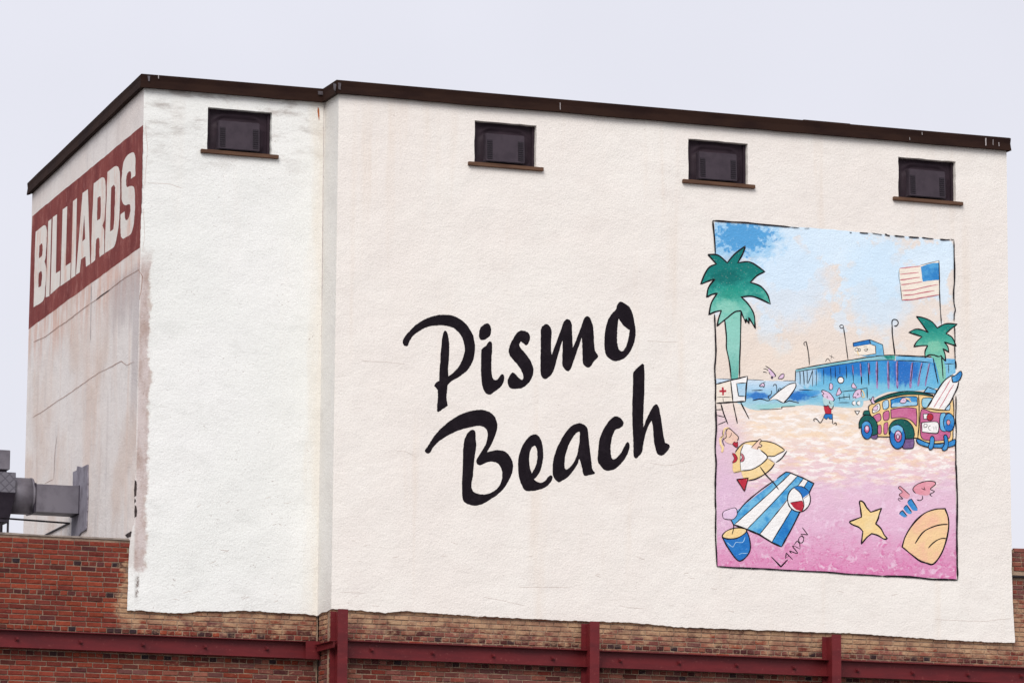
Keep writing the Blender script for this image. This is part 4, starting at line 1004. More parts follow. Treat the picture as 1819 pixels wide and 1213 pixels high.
wash('w_pier', [(630, (58, 140, 206)), (655, (60, 144, 208)), (675, (104, 182, 222)), (695, (130, 198, 224)), (715, (176, 214, 226))],
     [(1428, 665, 26, 24, (186, 214, 232), 0.85), (1482, 656, 26, 16, DB, 0.85), (1520, 652, 22, 14, (40, 120, 198), 0.8), (1562, 660, 22, 20, MB, 0.7), (1606, 660, 28, 26, (44, 110, 192), 0.9), (1648, 664, 16, 20, (118, 190, 224), 0.7), (1545, 690, 60, 9, (134, 200, 224), 0.7), (1684, 656, 16, 26, (136, 200, 226), 0.9)], 16, 0.1, 0.25, (1.6, 0.6, 1))
wash('w_palm', [(440, (24, 118, 114)), (485, (28, 124, 118)), (512, (46, 152, 140)), (535, (92, 182, 164)), (565, (142, 206, 190)), (620, (148, 208, 194)), (680, (96, 178, 166))],
     [(1290, 492, 26, 13, (18, 98, 96), 0.6), (1300, 520, 22, 12, (34, 150, 130), 0.6), (1340, 530, 18, 10, (26, 128, 120), 0.7), (1262, 505, 12, 9, (26, 116, 110), 0.6), (1335, 565, 10, 16, (54, 156, 144), 0.6), (1290, 545, 18, 12, (150, 212, 192), 0.6)], 34, 0.13)
wash('w_palm_small', [(560, (36, 136, 126)), (585, (40, 146, 132)), (602, (70, 168, 148)), (622, (112, 192, 168)), (660, (140, 204, 184)), (700, (122, 190, 172))],
     [(1650, 575, 18, 8, (26, 124, 116), 0.7), (1690, 582, 12, 7, (30, 128, 120), 0.7), (1660, 615, 14, 10, (140, 206, 176), 0.6)], 20, 0.13)
mu = Painting('mural', bld)
mu.poly(jag([(1269, 394), (1480, 408), (1695, 428)], 0.6, 8, 1, 1)[:-1]+jag([(1695, 428), (1697, 700), (1699, 1028)], 0.5, 8, 1, 2)[:-1]+jag([(1699, 1028), (1480, 1017), (1274, 1005)], 0.6, 8, 1, 3)[:-1]+jag([(1274, 1005), (1272, 800), (1271, 600), (1269, 394)], 0.5, 8, 1, 4)[:-1], 'mural_ground')
MUR = mu.build('beach scene mural in blue, rose and sand colours')
def P(name, base=0.0035): return Painting(name, MUR, None, base)
zA = Tz(1240, 380, 240/1213); zB = Tz(1470, 400, 240/1213); zC = Tz(1260, 600, 240/1617); zD = Tz(1400, 560, 320/1819); zE = Tz(1500, 640, 220/1483)
zF = Tz(1260, 740, 220/953); zG = Tz(1460, 820, 260/1434); zH = Tz(1260, 640, 100/1011); zI = Tz(1340, 640, 100/1213); zJ = Tz(1440, 660, 120/1323)
zK = Tz(1260, 745, 160/1213); zL = Tz(1515, 690, 120/1213); zM = Tz(1610, 640, 120/856); zN = Tz(1580, 840, 130/830); zO = Tz(1360, 820, 120/728)
def ell(cx, cy, rx, ry, n=14, rot=0.0):
    return [(cx+rx*math.cos(t)*math.cos(rot)-ry*math.sin(t)*math.sin(rot), cy+rx*math.cos(t)*math.sin(rot)+ry*math.sin(t)*math.cos(rot)) for t in [2*math.pi*i/n for i in range(n)]]
# sea -------------------------------------------------------------
p = P('painted_sea', 0.0012)
p.fill(zI([(-820, 395, S), (-500, 405), (0, 420), (200, 435), (640, 445), (880, 450), (1213, 470), (1700, 600), (2300, 780), (2300, 1010), (1700, 1000), (1213, 960), (880, 985), (600, 1010), (120, 1070), (-100, 1040), (-400, 900), (-820, 700, S)]), 'w_sea')
p.stroke(zI([(-800, 395), (-400, 405), (0, 418), (200, 430)]), 0.9); p.stroke(zI([(620, 440), (750, 438), (880, 442)]), 1.0)
p.stroke(zC([(505, 630), (570, 628), (640, 625)]), 1.3); p.stroke(zC([(1070, 620), (1190, 625), (1290, 618)]), 1.3)
p.stroke(zC([(515, 750), (600, 732), (650, 738), (700, 752), (790, 732), (880, 775), (960, 753), (1010, 765), (1075, 778)]), 1.6)
p.stroke(zC([(600, 858), (760, 855), (870, 845), (865, 828), (900, 822), (1030, 818)]), 1.3); p.stroke(zC([(1210, 712), (1300, 698)]), 0.8)
p.build()
# pier --------------------------------------------------------------
p = P('painted_pier', 0.0019)
p.fill(zD([(75, 555, S), (300, 510), (600, 460), (900, 440), (1090, 460), (1470, 470), (1690, 480, S), (1690, 700, S), (1500, 735), (1200, 770), (1000, 775), (800, 860), (600, 850), (480, 800), (330, 760), (180, 745), (75, 660, S)]), 'w_pier')
p.poly(zD([(75, 548), (300, 510), (560, 460), (800, 420), (960, 405), (1080, 405), (1085, 448), (960, 452), (760, 465), (560, 492), (300, 535), (80, 572)]), 'p_deck')
p.poly(zD([(960, 412), (1078, 408), (1082, 442), (1000, 446)]), 'p_teal_mid')
p.poly(zD([(1088, 415), (1300, 420), (1470, 430), (1690, 440), (1690, 490), (1450, 480), (1088, 460)]), 'p_skyblue')
p.stroke(zD([(75, 548), (300, 505), (600, 455), (800, 425), (960, 405), (1080, 402)]), 1.5); p.stroke(zD([(75, 572), (300, 535), (560, 492), (800, 460), (1080, 452)]), 1.1)
p.stroke(zD([(1085, 402), (1250, 412), (1400, 418), (1470, 422)]), 2.2); p.stroke(zD([(1088, 456), (1250, 460), (1450, 478)]), 1.4); p.stroke(zD([(1580, 490), (1675, 490)]), 1.0); p.stroke(zD([(1620, 490), (1622, 585)]), 1.2)
for x0, y0, x1, y1, w_ in ((75, 555, 70, 680, 1.4), (118, 560, 122, 700, 1.3), (152, 555, 162, 705, 1.4), (190, 550, 192, 690, 1.2), (248, 548, 244, 720, 0.9), (250, 548, 200, 690, 1.0), (285, 545, 284, 715, 0.8), (358, 540, 360, 700, 1.0), (428, 528, 432, 668, 1.1), (474, 520, 476, 640, 1.1), (520, 515, 522, 600, 1.0), (585, 505, 590, 640, 1.1), (645, 500, 660, 680, 1.2), (730, 480, 742, 700, 1.6), (805, 475, 815, 705, 1.6)):
    p.stroke(zD([(x0, y0), ((x0+x1)/2+2, (y0+y1)/2), (x1, y1)]), w_)
for x0, y0, x1, y1, w_ in ((650, 500, 660, 600, 1.6), (728, 485, 738, 620, 2.8), (812, 480, 822, 600, 3.2), (895, 465, 900, 740, 4.2), (1008, 462, 1015, 745, 4.0), (1100, 462, 1102, 740, 4.0), (1255, 475, 1232, 735, 4.0), (1350, 482, 1310, 715, 3.2), (1425, 485, 1385, 715, 2.8)):
    p.stroke(zD([(x0, y0), (x1, y1)]), w_, 'p_mauve'); p.stroke(zD([(x0+8, y0), (x1+4, y0+(y1-y0)*0.75)]), w_*0.32)
for L, w_ in ((zC([(1160, 50), (1175, 120), (1190, 220), (1198, 325)]), 1.4), (zC([(1150, 100), (1132, 75), (1140, 52), (1170, 48)]), 0.9), (zD([(560, 125), (575, 220), (590, 340), (605, 450)]), 1.4), (zD([(560, 125), (535, 130), (520, 110), (540, 95), (558, 108), (555, 130)]), 1.1), (zD([(1050, 100), (1052, 180), (1065, 300), (1080, 410)]), 2.0), (zD([(1050, 110), (1048, 65), (1065, 42), (1100, 50), (1112, 80), (1095, 105), (1070, 108)]), 1.6)):
    p.stroke(L, w_)
p.stroke(zD([(375, 470), (400, 435), (428, 470)]), 0.8); p.stroke(zD([(415, 405), (465, 430)]), 0.7); p.stroke(zD([(440, 395), (435, 440)]), 0.7)
p.poly(zD([(655, 280), (822, 245), (830, 292), (660, 318)]), 'p_blue_deep', 'ink', 1.1)
p.poly(zD([(825, 245), (955, 298), (968, 405), (885, 410), (885, 310), (832, 292)]), 'p_skyblue', 'ink', 1.1)
p.poly(zD([(660, 318), (832, 292), (885, 310), (885, 388), (780, 400), (668, 395)]), 'p_cream')
p.poly(zD([(740, 408), (885, 390), (885, 412), (800, 420)]), 'p_skyblue')
p.stroke(zD([(832, 292), (880, 308), (885, 388), (780, 405)]), 1.0, 'ink', False)
p.stroke(zD([(670, 350), (690, 330), (712, 345), (690, 365), (675, 350)]), 0.9); p.stroke(zD([(700, 340), (725, 338), (728, 360), (705, 360)]), 0.9); p.stroke(zD([(700, 360), (705, 385), (715, 405)]), 1.6, 'p_yellow')
p.stroke(zD([(760, 322), (800, 318)]), 0.8); p.stroke(zD([(765, 345), (805, 340), (785, 362), (768, 350)]), 0.9)
p.build()
# flag --------------------------------------------------------------
p = P('painted_flag')
p.fill(zB([(645, 390, S), (740, 372), (835, 360, S), (1000, 320, S), (1003, 470), (1005, 625, S), (830, 650), (668, 678, S), (655, 540)]), 'p_cream')
for k, (y0, y1, xa, xb) in enumerate(((388, 368, 648, 835), (442, 425, 650, 820), (492, 468, 650, 830), (535, 508, 660, 850), (588, 532, 668, 995), (630, 588, 675, 960), (672, 625, 668, 1003))):
    p.stroke(zB([(xa, y0), (xa+(xb-xa)*0.3, y0-6), (xa+(xb-xa)*0.6, (y0+y1)/2-2), (xb, y1)]), 1.9, 'p_red_thin'); p.stroke(zB([(xa+5, y0-1), (xa+(xb-xa)*0.35, y0-5)]), 1.6, 'p_red_thin')
p.fill(zB([(838, 375, S), (900, 350), (998, 335, S), (1002, 490, S), (930, 498), (855, 508, S), (845, 440)]), 'p_blue')
p.stroke(zB([(1000, 315), (1004, 450), (1006, 600), (1012, 740), (1022, 890)]), 1.6); p.stroke(zB([(655, 545), (668, 678)]), 0.9); p.stroke(zB([(645, 390), (640, 460), (655, 545)]), 0.4); p.stroke(zB([(835, 360), (1000, 318)]), 0.7)
p.build()
# palms --------------------------------------------------------------
p = P('painted_palm_tree')
tr = zA([(205, 860, S), (180, 1000, S), (245, 960, S), (250, 1213)])[:3]
p.poly(zA([(240, 800), (390, 860), (385, 1000), (380, 1213), (368, 1300), (362, 1460), (350, 1478), (300, 1478), (290, 1400), (270, 1300), (252, 1213), (245, 960)]), 'w_palm')
crown = zA([(90, 365, S), (180, 372), (262, 440, S), (330, 360), (425, 290, S), (400, 360), (355, 440, S), (470, 435), (600, 518, S), (530, 555), (468, 615, S), (560, 650), (620, 720), (650, 808, S), (560, 765), (480, 740), (385, 745, S), (450, 810), (500, 900), (515, 1030, S), (480, 970), (455, 930, S), (458, 985, S), (430, 940, S), (430, 980, S), (395, 900), (383, 870, S), (330, 880), (255, 940, S), (215, 970), (172, 1008, S), (185, 940), (210, 865, S), (150, 880), (98, 905, S), (120, 800), (175, 710, S), (120, 725), (78, 748, S), (95, 660), (150, 585, S), (90, 605), (25, 630, S), (60, 540), (100, 480), (165, 450, S), (120, 400)])
p.fill(crown, 'w_palm')
l = spline(crown, True, 5); i0 = 0
p.raw_stroke(l+[l[0]], 2.3, 'ink', False)
p.stroke(zA([(240, 950), (248, 1030), (255, 1213)])[:2]+zC([(205, 0), (205, 120), (235, 260), (255, 400), (262, 490)]), 2.0); p.stroke(zA([(385, 870), (383, 1000), (378, 1213)])+zC([(368, 120), (362, 300), (362, 470)])[1:], 2.2)
p.build('tall teal palm with pale trunk')
p = P('painted_palm_tree')
p.poly(zB([(905, 1150), (960, 1100), (1040, 1150), (1045, 1213), (1060, 1290), (1062, 1400), (1030, 1480), (1010, 1400), (985, 1300), (960, 1213)]), 'w_palm_small')
crown = zB([(797, 820, S), (870, 835), (940, 870), (985, 922, S), (1060, 885), (1165, 888, S), (1110, 930), (1065, 972, S), (1120, 1010), (1155, 1085, S), (1100, 1065), (1050, 1050, S), (1080, 1090), (1090, 1142, S), (1060, 1120), (1035, 1105, S), (1055, 1160), (1060, 1220, S), (1030, 1190), (1020, 1170, S), (1000, 1180), (955, 1165, S), (910, 1165), (875, 1190, S), (875, 1130), (900, 1080, S), (850, 1080), (775, 1090, S), (800, 1045), (850, 1000, S), (800, 985), (730, 962, S), (790, 935), (850, 940), (905, 965, S), (850, 890)])
p.fill(crown, 'w_palm_small')
l = spline(crown, True, 5); p.raw_stroke(l+[l[0]], 2.0, 'ink', False)
p.stroke(zD([(1465, 430), (1480, 520), (1500, 620), (1515, 690)]), 1.6); p.stroke(zD([(1548, 420), (1555, 500), (1565, 640)]), 1.8)
p.build('small teal palm above the wooden car')
# lifeguard stand ----------------------------------------------------
p = P('painted_lifeguard_stand')
p.poly(zH([(125, 425), (400, 350), (690, 285), (650, 735), (400, 750), (125, 765)]), 'p_cream'); p.poly(zH([(390, 355), (690, 285), (650, 735), (430, 748)]), 'p_white')
p.poly(zH([(490, 415), (660, 405), (640, 650), (525, 640)]), 'p_sea_pale')
for L, w_ in (([(125, 428), (390, 355), (690, 285)], 2.2), ([(688, 285), (665, 450), (648, 735)], 2.2), ([(125, 768), (400, 748), (650, 735)], 2.2), ([(385, 365), (405, 560), (425, 745)], 1.7), ([(490, 415), (525, 640), (645, 650)], 1.5), ([(485, 415), (660, 405)], 1.4), ([(135, 660), (400, 655)], 0.9), ([(245, 670), (252, 745)], 1.3), ([(205, 770), (260, 960), (335, 1145)], 1.8), ([(425, 760), (460, 920), (505, 1135)], 1.7), ([(560, 745), (640, 900), (715, 1050)], 1.9), ([(130, 885), (235, 880)], 1.3), ([(130, 980), (275, 1015)], 1.5), ([(150, 1155), (310, 1085)], 1.5)): p.stroke(zH(L), w_, 'ink', False)
p.poly(zH([(225, 480), (258, 480), (262, 530), (305, 530), (305, 565), (262, 570), (262, 625), (232, 625), (232, 572), (182, 568), (182, 535), (228, 532)]), 'p_red')
p.build()
# surfer on the wave -------------------------------------------------
p = P('painted_surfer')
p.fill(zI([(315, 850, S), (450, 730), (600, 610), (760, 510), (890, 488, S), (895, 560), (830, 680), (720, 820), (630, 910, S), (560, 880), (470, 835)]), 'p_white')
p.stroke(zI([(315, 850), (450, 730), (600, 610), (760, 510), (890, 488)]), 1.5); p.stroke(zI([(890, 488), (895, 560), (830, 680), (720, 820), (630, 910)]), 1.6)
p.fill(zI([(300, 180), (350, 200), (420, 270), (455, 330), (440, 350), (380, 340), (330, 280)]), 'p_skin'); p.stroke(zI([(240, 120), (330, 180), (420, 270), (460, 335), (440, 350)]), 1.3)
p.stroke(zI([(195, 178), (250, 185), (300, 220)]), 1.1); p.stroke(zI([(188, 248), (230, 248), (268, 265)]), 1.1); p.stroke(zI([(345, 250), (320, 268), (340, 300)]), 0.9)
p.fill(zI(ell(382, 370, 18, 24)), 'p_violet', line='ink', lw=0.9)
p.fill(zI([(515, 390), (570, 310), (630, 288), (640, 340), (615, 385), (570, 395)]), 'p_skin', line='ink', lw=1.1)
p.fill(zI([(110, 545), (180, 490), (220, 520), (205, 575), (180, 555), (150, 560)]), 'p_skin', line='ink', lw=1.1); p.stroke(zI([(180, 490), (240, 462)]), 0.9)
p.stroke(zI([(405, 555), (425, 520), (470, 525), (482, 600), (487, 690)]), 1.2); p.stroke(zI([(368, 650), (370, 700), (345, 745), (300, 770), (300, 800), (325, 825)]), 1.2); p.stroke(zI([(510, 660), (530, 610), (560, 600), (570, 625)]), 1.0)
p.build()
# running player, ball player, net --------------------------------------
p = P('painted_net')
p.stroke(zJ([(600, 392), (760, 372), (880, 365), (1105, 315)]), 1.1, 'ink', False); p.stroke(zJ([(1105, 300), (1108, 520)]), 1.4); p.stroke(zJ([(530, 515), (770, 490)]), 1.1); p.stroke(zJ([(545, 605), (760, 603)]), 0.9)
p.stroke(zJ([(568, 480), (568, 570)]), 0.9); p.stroke(zJ([(650, 420), (655, 540)]), 0.9); p.stroke(zJ([(750, 420), (768, 550)]), 1.0)
p.build()
p = P('painted_volleyball')
p.fill(zJ(ell(590, 165, 60, 62)), 'p_white', line='ink', lw=1.4)
p.build()
p = P('painted_runner', 0.0042)
p.fill(zJ([(215, 380), (260, 365), (350, 410), (430, 490), (460, 555), (420, 580), (300, 555), (240, 480)]), 'p_skin'); p.stroke(zJ([(265, 430), (235, 400), (215, 385), (235, 362), (300, 380), (380, 425), (450, 515), (462, 555), (430, 580)]), 1.2)
p.stroke(zJ([(265, 430), (232, 460), (260, 490)]), 1.0); p.stroke(zJ([(325, 470), (320, 500), (345, 510)]), 0.9); p.fill(zJ([(240, 510), (330, 540), (450, 590), (430, 690), (360, 670), (260, 640)]), 'p_foam'); p.stroke(zJ([(368, 575), (372, 615), (408, 635)]), 1.1)
p.fill(zJ([(370, 345), (372, 250), (390, 225), (430, 250), (435, 300), (420, 345)]), 'p_skin', line='ink', lw=0.9); p.fill(zJ([(500, 460), (530, 370), (560, 310), (580, 360), (605, 410), (560, 450)]), 'p_skin', line='ink', lw=0.9)
p.fill(zJ([(250, 665, S), (300, 680), (345, 665, S), (370, 710), (410, 730, S), (400, 830, S), (340, 820), (285, 825, S)]), 'p_red'); p.stroke(zJ([(250, 662), (300, 678), (345, 662), (380, 715), (425, 725), (450, 660)]), 1.3)
p.poly(zJ([(285, 825), (428, 830), (428, 930), (365, 920), (345, 890), (310, 935), (250, 890)]), 'p_blue_deep', 'ink', 1.0)
p.stroke(zJ([(255, 900), (190, 1000), (130, 940), (85, 915), (58, 945), (80, 965)]), 1.3); p.stroke(zJ([(428, 920), (430, 1020)]), 1.4); p.stroke(zJ([(440, 1025), (485, 1000), (505, 1020), (490, 1055)]), 1.2)
p.build()
p = P('painted_player', 0.0042)
p.fill(zJ([(820, 490), (850, 420), (920, 350), (980, 355), (1000, 420), (985, 480), (900, 520), (840, 510)]), 'p_skin'); p.stroke(zJ([(880, 520), (885, 500), (830, 500), (850, 420), (920, 350), (980, 350), (1000, 400)]), 1.1)
p.stroke(zJ([(985, 350), (1030, 390), (1050, 460), (1045, 500), (1000, 480), (990, 420)]), 1.8, 'p_yellow'); p.stroke(zJ([(1000, 350), (985, 430), (1010, 500)]), 1.0); p.stroke(zJ([(905, 425), (935, 440), (910, 460)]), 1.1)
p.build(); p = P('painted_hand', 0.0042)
p.fill(zJ([(800, 280), (830, 225), (870, 260), (900, 320), (830, 325)]), 'p_skin', line='ink', lw=0.9)
p.build()
for x in (815, 905): p = P('painted_swimsuit', 0.0042); p.fill(zJ([(x, 620), (x+20, 575), (x+60, 580), (x+60, 640), (x+35, 660)]), 'p_white'); p.stroke(zJ([(x+45, 572), (x+5, 590), (x, 630), (x+40, 660)]), 1.0); p.build()
p = P('painted_swimsuit', 0.0042); p.poly(zJ([(860, 765), (960, 768), (912, 842)]), 'p_white', 'ink', 1.1)
p.build()
# wooden car with surfboard ------------------------------------------------
p = P('painted_car', 0.0064)
p.poly(zM([(222, 405), (270, 338), (380, 375), (370, 420)]), 'p_skyblue', 'ink', 1.3)
p.fill(zE([(330, 510, S), (420, 450), (560, 400), (720, 372), (900, 378), (1060, 415, S), (1060, 440, S), (900, 420), (720, 415), (560, 440), (370, 520)]), 'p_green', line='ink', lw=1.6)
p.fill(zE([(290, 580), (300, 540), (350, 515), (480, 465), (700, 415), (900, 410), (1060, 430), (1300, 440, S), (1310, 600), (1300, 850), (1285, 960), (1150, 990), (1000, 985), (880, 930, S), (700, 920), (390, 910, S), (330, 700)]), 'p_wood', line='ink', lw=1.5)
p.fill(zM([(258, 590, S), (340, 470), (420, 340), (500, 240), (590, 175), (680, 150), (700, 190), (665, 280), (610, 440), (550, 540), (490, 620, S), (380, 612)]), 'p_white')
p.fill(zM([(200, 495), (240, 475), (330, 485), (270, 590), (205, 585)]), 'p_sea_mid', line='ink', lw=1.1); p.fill(zM([(495, 618), (550, 545), (548, 625)]), 'p_sea_pale', line='ink', lw=1.0)
p.stroke(zM([(262, 590), (340, 470), (420, 340), (500, 240), (595, 175)]), 2.2); p.stroke(zM([(662, 270), (645, 350), (600, 440), (550, 545), (485, 622)]), 2.2)
p.fill(zM([(575, 205, S), (620, 190), (670, 145), (695, 140), (705, 175), (680, 240), (640, 272), (590, 280, S), (578, 240)]), 'p_blue', line='ink', lw=1.6)
p.stroke(zM([(560, 240), (500, 350), (430, 460), (345, 600)]), 1.5, 'p_red_thin'); p.stroke(zM([(600, 305), (540, 400), (490, 490), (415, 610)]), 1.5, 'p_red_thin')
p.stroke(zM([(185, 600), (300, 615), (420, 630), (550, 632)]), 1.5)
p.fill(zM([(188, 630), (330, 655), (480, 668), (560, 680), (558, 900), (545, 980), (440, 1015), (300, 1015), (210, 995), (180, 930)]), 'p_rose', line='ink', lw=1.2)
p.stroke(zE([(888, 415), (895, 600), (890, 800), (878, 930)]), 1.6)
# side windows and panels
p.fill(zE([(555, 470, S), (640, 445), (760, 432), (865, 438), (872, 490), (868, 540), (760, 545), (660, 550), (565, 565), (558, 520)]), 'p_sea', line='ink', lw=1.3); p.fill(zE([(580, 520), (700, 500), (860, 500), (862, 535), (740, 542), (575, 558)]), 'p_sea_pale')
p.fill(zE([(460, 500), (520, 475), (528, 560), (470, 585)]), 'p_sea_pale', line='ink', lw=1.1); p.fill(zE([(335, 600), (350, 560), (412, 515), (422, 590), (345, 630)]), 'p_white', line='ink', lw=1.1)
for y in (500, 520, 545): p.stroke(zE([(470, y), (490, y-6)]), 1.0)
p.fill(zE([(345, 670), (420, 635), (438, 700), (400, 735), (370, 720)]), 'p_rose', line='ink', lw=1.1); p.fill(zE([(465, 630), (530, 605), (532, 700), (475, 715)]), 'p_rose', line='ink', lw=1.1)
p.fill(zE([(555, 590, S), (650, 570), (760, 562), (860, 575, S), (868, 680), (862, 790, S), (800, 720), (730, 690), (640, 685), (560, 695, S)]), 'p_rose', line='ink', lw=1.2)
p.fill(zE([(400, 785), (438, 775), (440, 870), (405, 878)]), 'p_rose', line='ink', lw=1.0); p.fill(zE([(475, 760), (520, 745), (510, 870), (475, 880)]), 'p_rose', line='ink', lw=1.0)
# wings, wheels
p.fill(zE([(220, 650, S), (240, 605), (295, 605), (305, 655, S)]), 'p_green', line='ink', lw=1.1)
p.fill(zE([(325, 900), (395, 885), (385, 935), (330, 930)]), 'p_violet', line='ink', lw=1.0); p.fill(zE([(700, 950), (825, 935), (825, 1040), (770, 1055), (700, 1045)]), 'p_violet', line='ink', lw=1.2)
p.fill(zE([(175, 810, S), (180, 730), (220, 670), (280, 655), (350, 685), (395, 770), (398, 880, S), (330, 900, S), (210, 800, S)]), 'p_green', line='ink', lw=1.4)
p.fill(zE([(535, 880, S), (535, 800), (580, 730), (660, 702), (750, 720), (815, 790), (838, 880), (825, 935, S), (720, 940, S), (560, 930, S)]), 'p_green', line='ink', lw=1.4)
p.fill(zE(ell(268, 833, 66, 108, 14, -0.05)), 'p_blue_deep', line='ink', lw=1.4); p.fill(zE(ell(262, 790, 54, 56)), 'p_blue'); p.fill(zE(ell(270, 822, 30, 46)), 'p_rose', line='ink', lw=1.2); p.fill(zE(ell(270, 812, 18, 24)), 'p_skin')
p.fill(zE(ell(635, 912, 92, 145, 16, -0.03)), 'p_blue_deep', line='ink', lw=1.5); p.fill(zE(ell(628, 830, 72, 52)), 'p_skyblue'); p.fill(zE(ell(643, 908, 44, 70)), 'p_rose', line='ink', lw=1.2); p.fill(zE(ell(643, 880, 28, 32)), 'p_skin'); p.fill(zE(ell(640, 912, 18, 28)), 'p_skin', line='ink', lw=1.1)
# tail: lamp, plate, spare wheel, bumper
p.poly(zE([(945, 640), (1000, 640), (1000, 700), (950, 700)]), 'p_white', 'ink', 1.0); p.fill(zE(ell(1024, 678, 38, 42)), 'p_red', line='ink', lw=1.0)
p.fill(zE([(925, 745, S), (1020, 735), (1120, 745), (1122, 860), (1060, 872), (930, 855, S)]), 'p_white', line='ink', lw=1.4)
p.stroke(zE([(955, 810), (955, 765), (990, 768), (984, 795), (958, 802)]), 0.8); p.stroke(zE([(1035, 780), (1012, 790), (1008, 820), (1035, 838)]), 0.8); p.stroke(zE([(1070, 790), (1072, 835)]), 0.8); p.stroke(zE([(1095, 785), (1100, 835)]), 0.8)
p.fill(zE([(1155, 640), (1210, 635), (1220, 840), (1155, 830), (1140, 740)]), 'p_skyblue', line='ink', lw=1.2); p.fill(zE(ell(1252, 742, 66, 108)), 'p_blue', line='ink', lw=1.4); p.fill(zE(ell(1250, 800, 52, 44)), 'p_blue_deep'); p.fill(zE(ell(1245, 742, 22, 32)), 'p_salmon', line='ink', lw=1.0)
p.fill(zE([(860, 955), (880, 940), (1000, 985), (1140, 1000), (1260, 970), (1320, 945), (1338, 975), (1310, 1020), (1180, 1045), (1000, 1035), (890, 1000)]), 'p_blue', line='ink', lw=1.4)
p.fill(zE([(1030, 920), (1055, 905), (1075, 930), (1072, 1010), (1050, 1060), (1020, 1065), (1005, 1030), (1020, 990)]), 'p_blue', line='ink', lw=1.4); p.fill(zE([(1190, 905), (1210, 890), (1232, 915), (1245, 1000), (1230, 1060), (1195, 1080), (1168, 1060), (1195, 1000)]), 'p_blue', line='ink', lw=1.4)
# riders
p.fill(zE([(340, 580), (370, 545), (400, 545), (395, 585), (365, 600)]), 'p_skin', line='ink', lw=0.7); p.fill(zE([(300, 455), (318, 480), (335, 440), (350, 435), (352, 480), (368, 510), (345, 520), (325, 500)]), 'p_skin', line='ink', lw=1.0)
p.fill(zE([(665, 490), (690, 455), (725, 450), (745, 480), (720, 510), (680, 510)]), 'p_skin', line='ink', lw=0.9); p.stroke(zE([(730, 452), (770, 470), (800, 498)]), 1.6, 'p_yellow'); p.stroke(zE([(728, 450), (760, 455), (795, 460)]), 1.3, 'p_yellow'); p.stroke(zE([(740, 470), (770, 495)]), 0.9); p.stroke(zE([(705, 470), (718, 482)]), 1.0)
p.build()
# sunbather, umbrella, towel, ball, bucket ----------------------------------
p = P('painted_umbrella', 0.0052)
p.fill(zK([(330, 540), (360, 440), (450, 335), (560, 295), (720, 288), (860, 315), (1010, 410, S), (900, 480), (780, 490, S), (740, 450), (660, 400), (560, 350), (470, 330), (420, 420), (415, 560), (425, 690), (330, 710), (315, 620)]), 'p_yellow')
p.fill(zK([(425, 690, S), (560, 680), (660, 625), (780, 525, S), (880, 585, S), (840, 650), (740, 740), (620, 800), (520, 815), (460, 780)]), 'p_yellow')
p.fill(zK([(470, 335), (560, 345), (680, 400), (775, 480), (780, 520), (690, 610), (560, 680), (430, 685), (420, 560), (430, 420)]), 'p_white'); p.fill(zK([(790, 500, S), (900, 485), (1040, 425, S), (970, 520), (885, 580, S)]), 'p_white')
p.stroke(zK([(350, 440), (400, 370), (470, 315), (580, 292), (720, 288), (860, 315), (950, 360), (1020, 415)]), 1.6); p.stroke(zK([(790, 490), (870, 495), (940, 455), (1010, 420)]), 1.5); p.stroke(zK([(1045, 420), (980, 515), (900, 575)]), 1.9); p.stroke(zK([(880, 590), (830, 660), (740, 735), (620, 800), (525, 818)]), 1.7)
p.stroke(zK([(690, 410), (775, 480), (775, 530), (680, 615), (560, 675), (430, 688)]), 1.8); p.stroke(zK([(790, 525), (870, 580)]), 0.7); p.stroke(zK([(460, 345), (425, 430), (415, 560), (425, 690)]), 1.0); p.stroke(zK([(330, 715), (430, 690)]), 1.1)
p.stroke(zK([(680, 630), (760, 740), (870, 855), (935, 945)]), 1.7)
p.build()
p = P('painted_sunbather', 0.007)
p.fill(zK([(220, 200), (240, 130), (275, 120), (350, 190), (390, 250), (370, 300), (300, 330), (220, 300), (200, 250)]), 'p_skin_warm'); p.stroke(zK([(270, 118), (215, 120), (190, 170), (185, 220), (150, 260), (155, 330), (180, 380), (170, 440)]), 3.6, 'p_yellow')
p.stroke(zK([(205, 355), (180, 300), (185, 265), (225, 240), (225, 170), (245, 125), (275, 122), (340, 180), (385, 225), (392, 255), (372, 280)]), 1.4); p.stroke(zK([(185, 140), (180, 190), (185, 215), (150, 250)]), 1.1); p.stroke(zK([(262, 245), (290, 215), (300, 175)]), 0.8); p.stroke(zK([(285, 215), (310, 210)]), 0.6)
p.fill(zK([(315, 330), (340, 300), (362, 315), (380, 298), (385, 330), (375, 372), (345, 360)]), 'p_red', line='ink', lw=0.8)
p.build(); p = P('painted_swimsuit', 0.0070)
p.fill(zK([(310, 455), (350, 465), (380, 520), (355, 570), (312, 580), (335, 520)]), 'p_red', line='ink', lw=0.6); p.build(); p = P('painted_swimsuit', 0.0070); p.fill(zK([(418, 455), (455, 470), (475, 520), (455, 560), (415, 565), (440, 510)]), 'p_red_thin', line='ink', lw=0.8)
p.build(); p = P('painted_hand', 0.0070)
p.fill(zK([(570, 375), (630, 310), (680, 265), (700, 275), (680, 325), (710, 345), (690, 370), (668, 375), (650, 405)]), 'p_skin_warm'); p.stroke(zK([(565, 378), (630, 310), (680, 265), (700, 285), (675, 325), (708, 345), (690, 372), (665, 365), (645, 402)]), 1.2)
p.build(); p = P('painted_swimsuit', 0.0070)
p.poly(zK([(370, 805), (525, 785), (475, 965)]), 'p_red', 'ink', 1.5)
p.build()
p = P('painted_towel')
T = [((595, 420), (160, 765)), ((632, 430), (190, 830)), ((680, 455), (290, 865)), ((725, 475), (385, 905)), ((760, 490), (480, 965)), ((805, 512), (555, 1000))]
cols = ['p_stripe', 'p_white', 'p_stripe', 'p_white', 'p_stripe_deep']
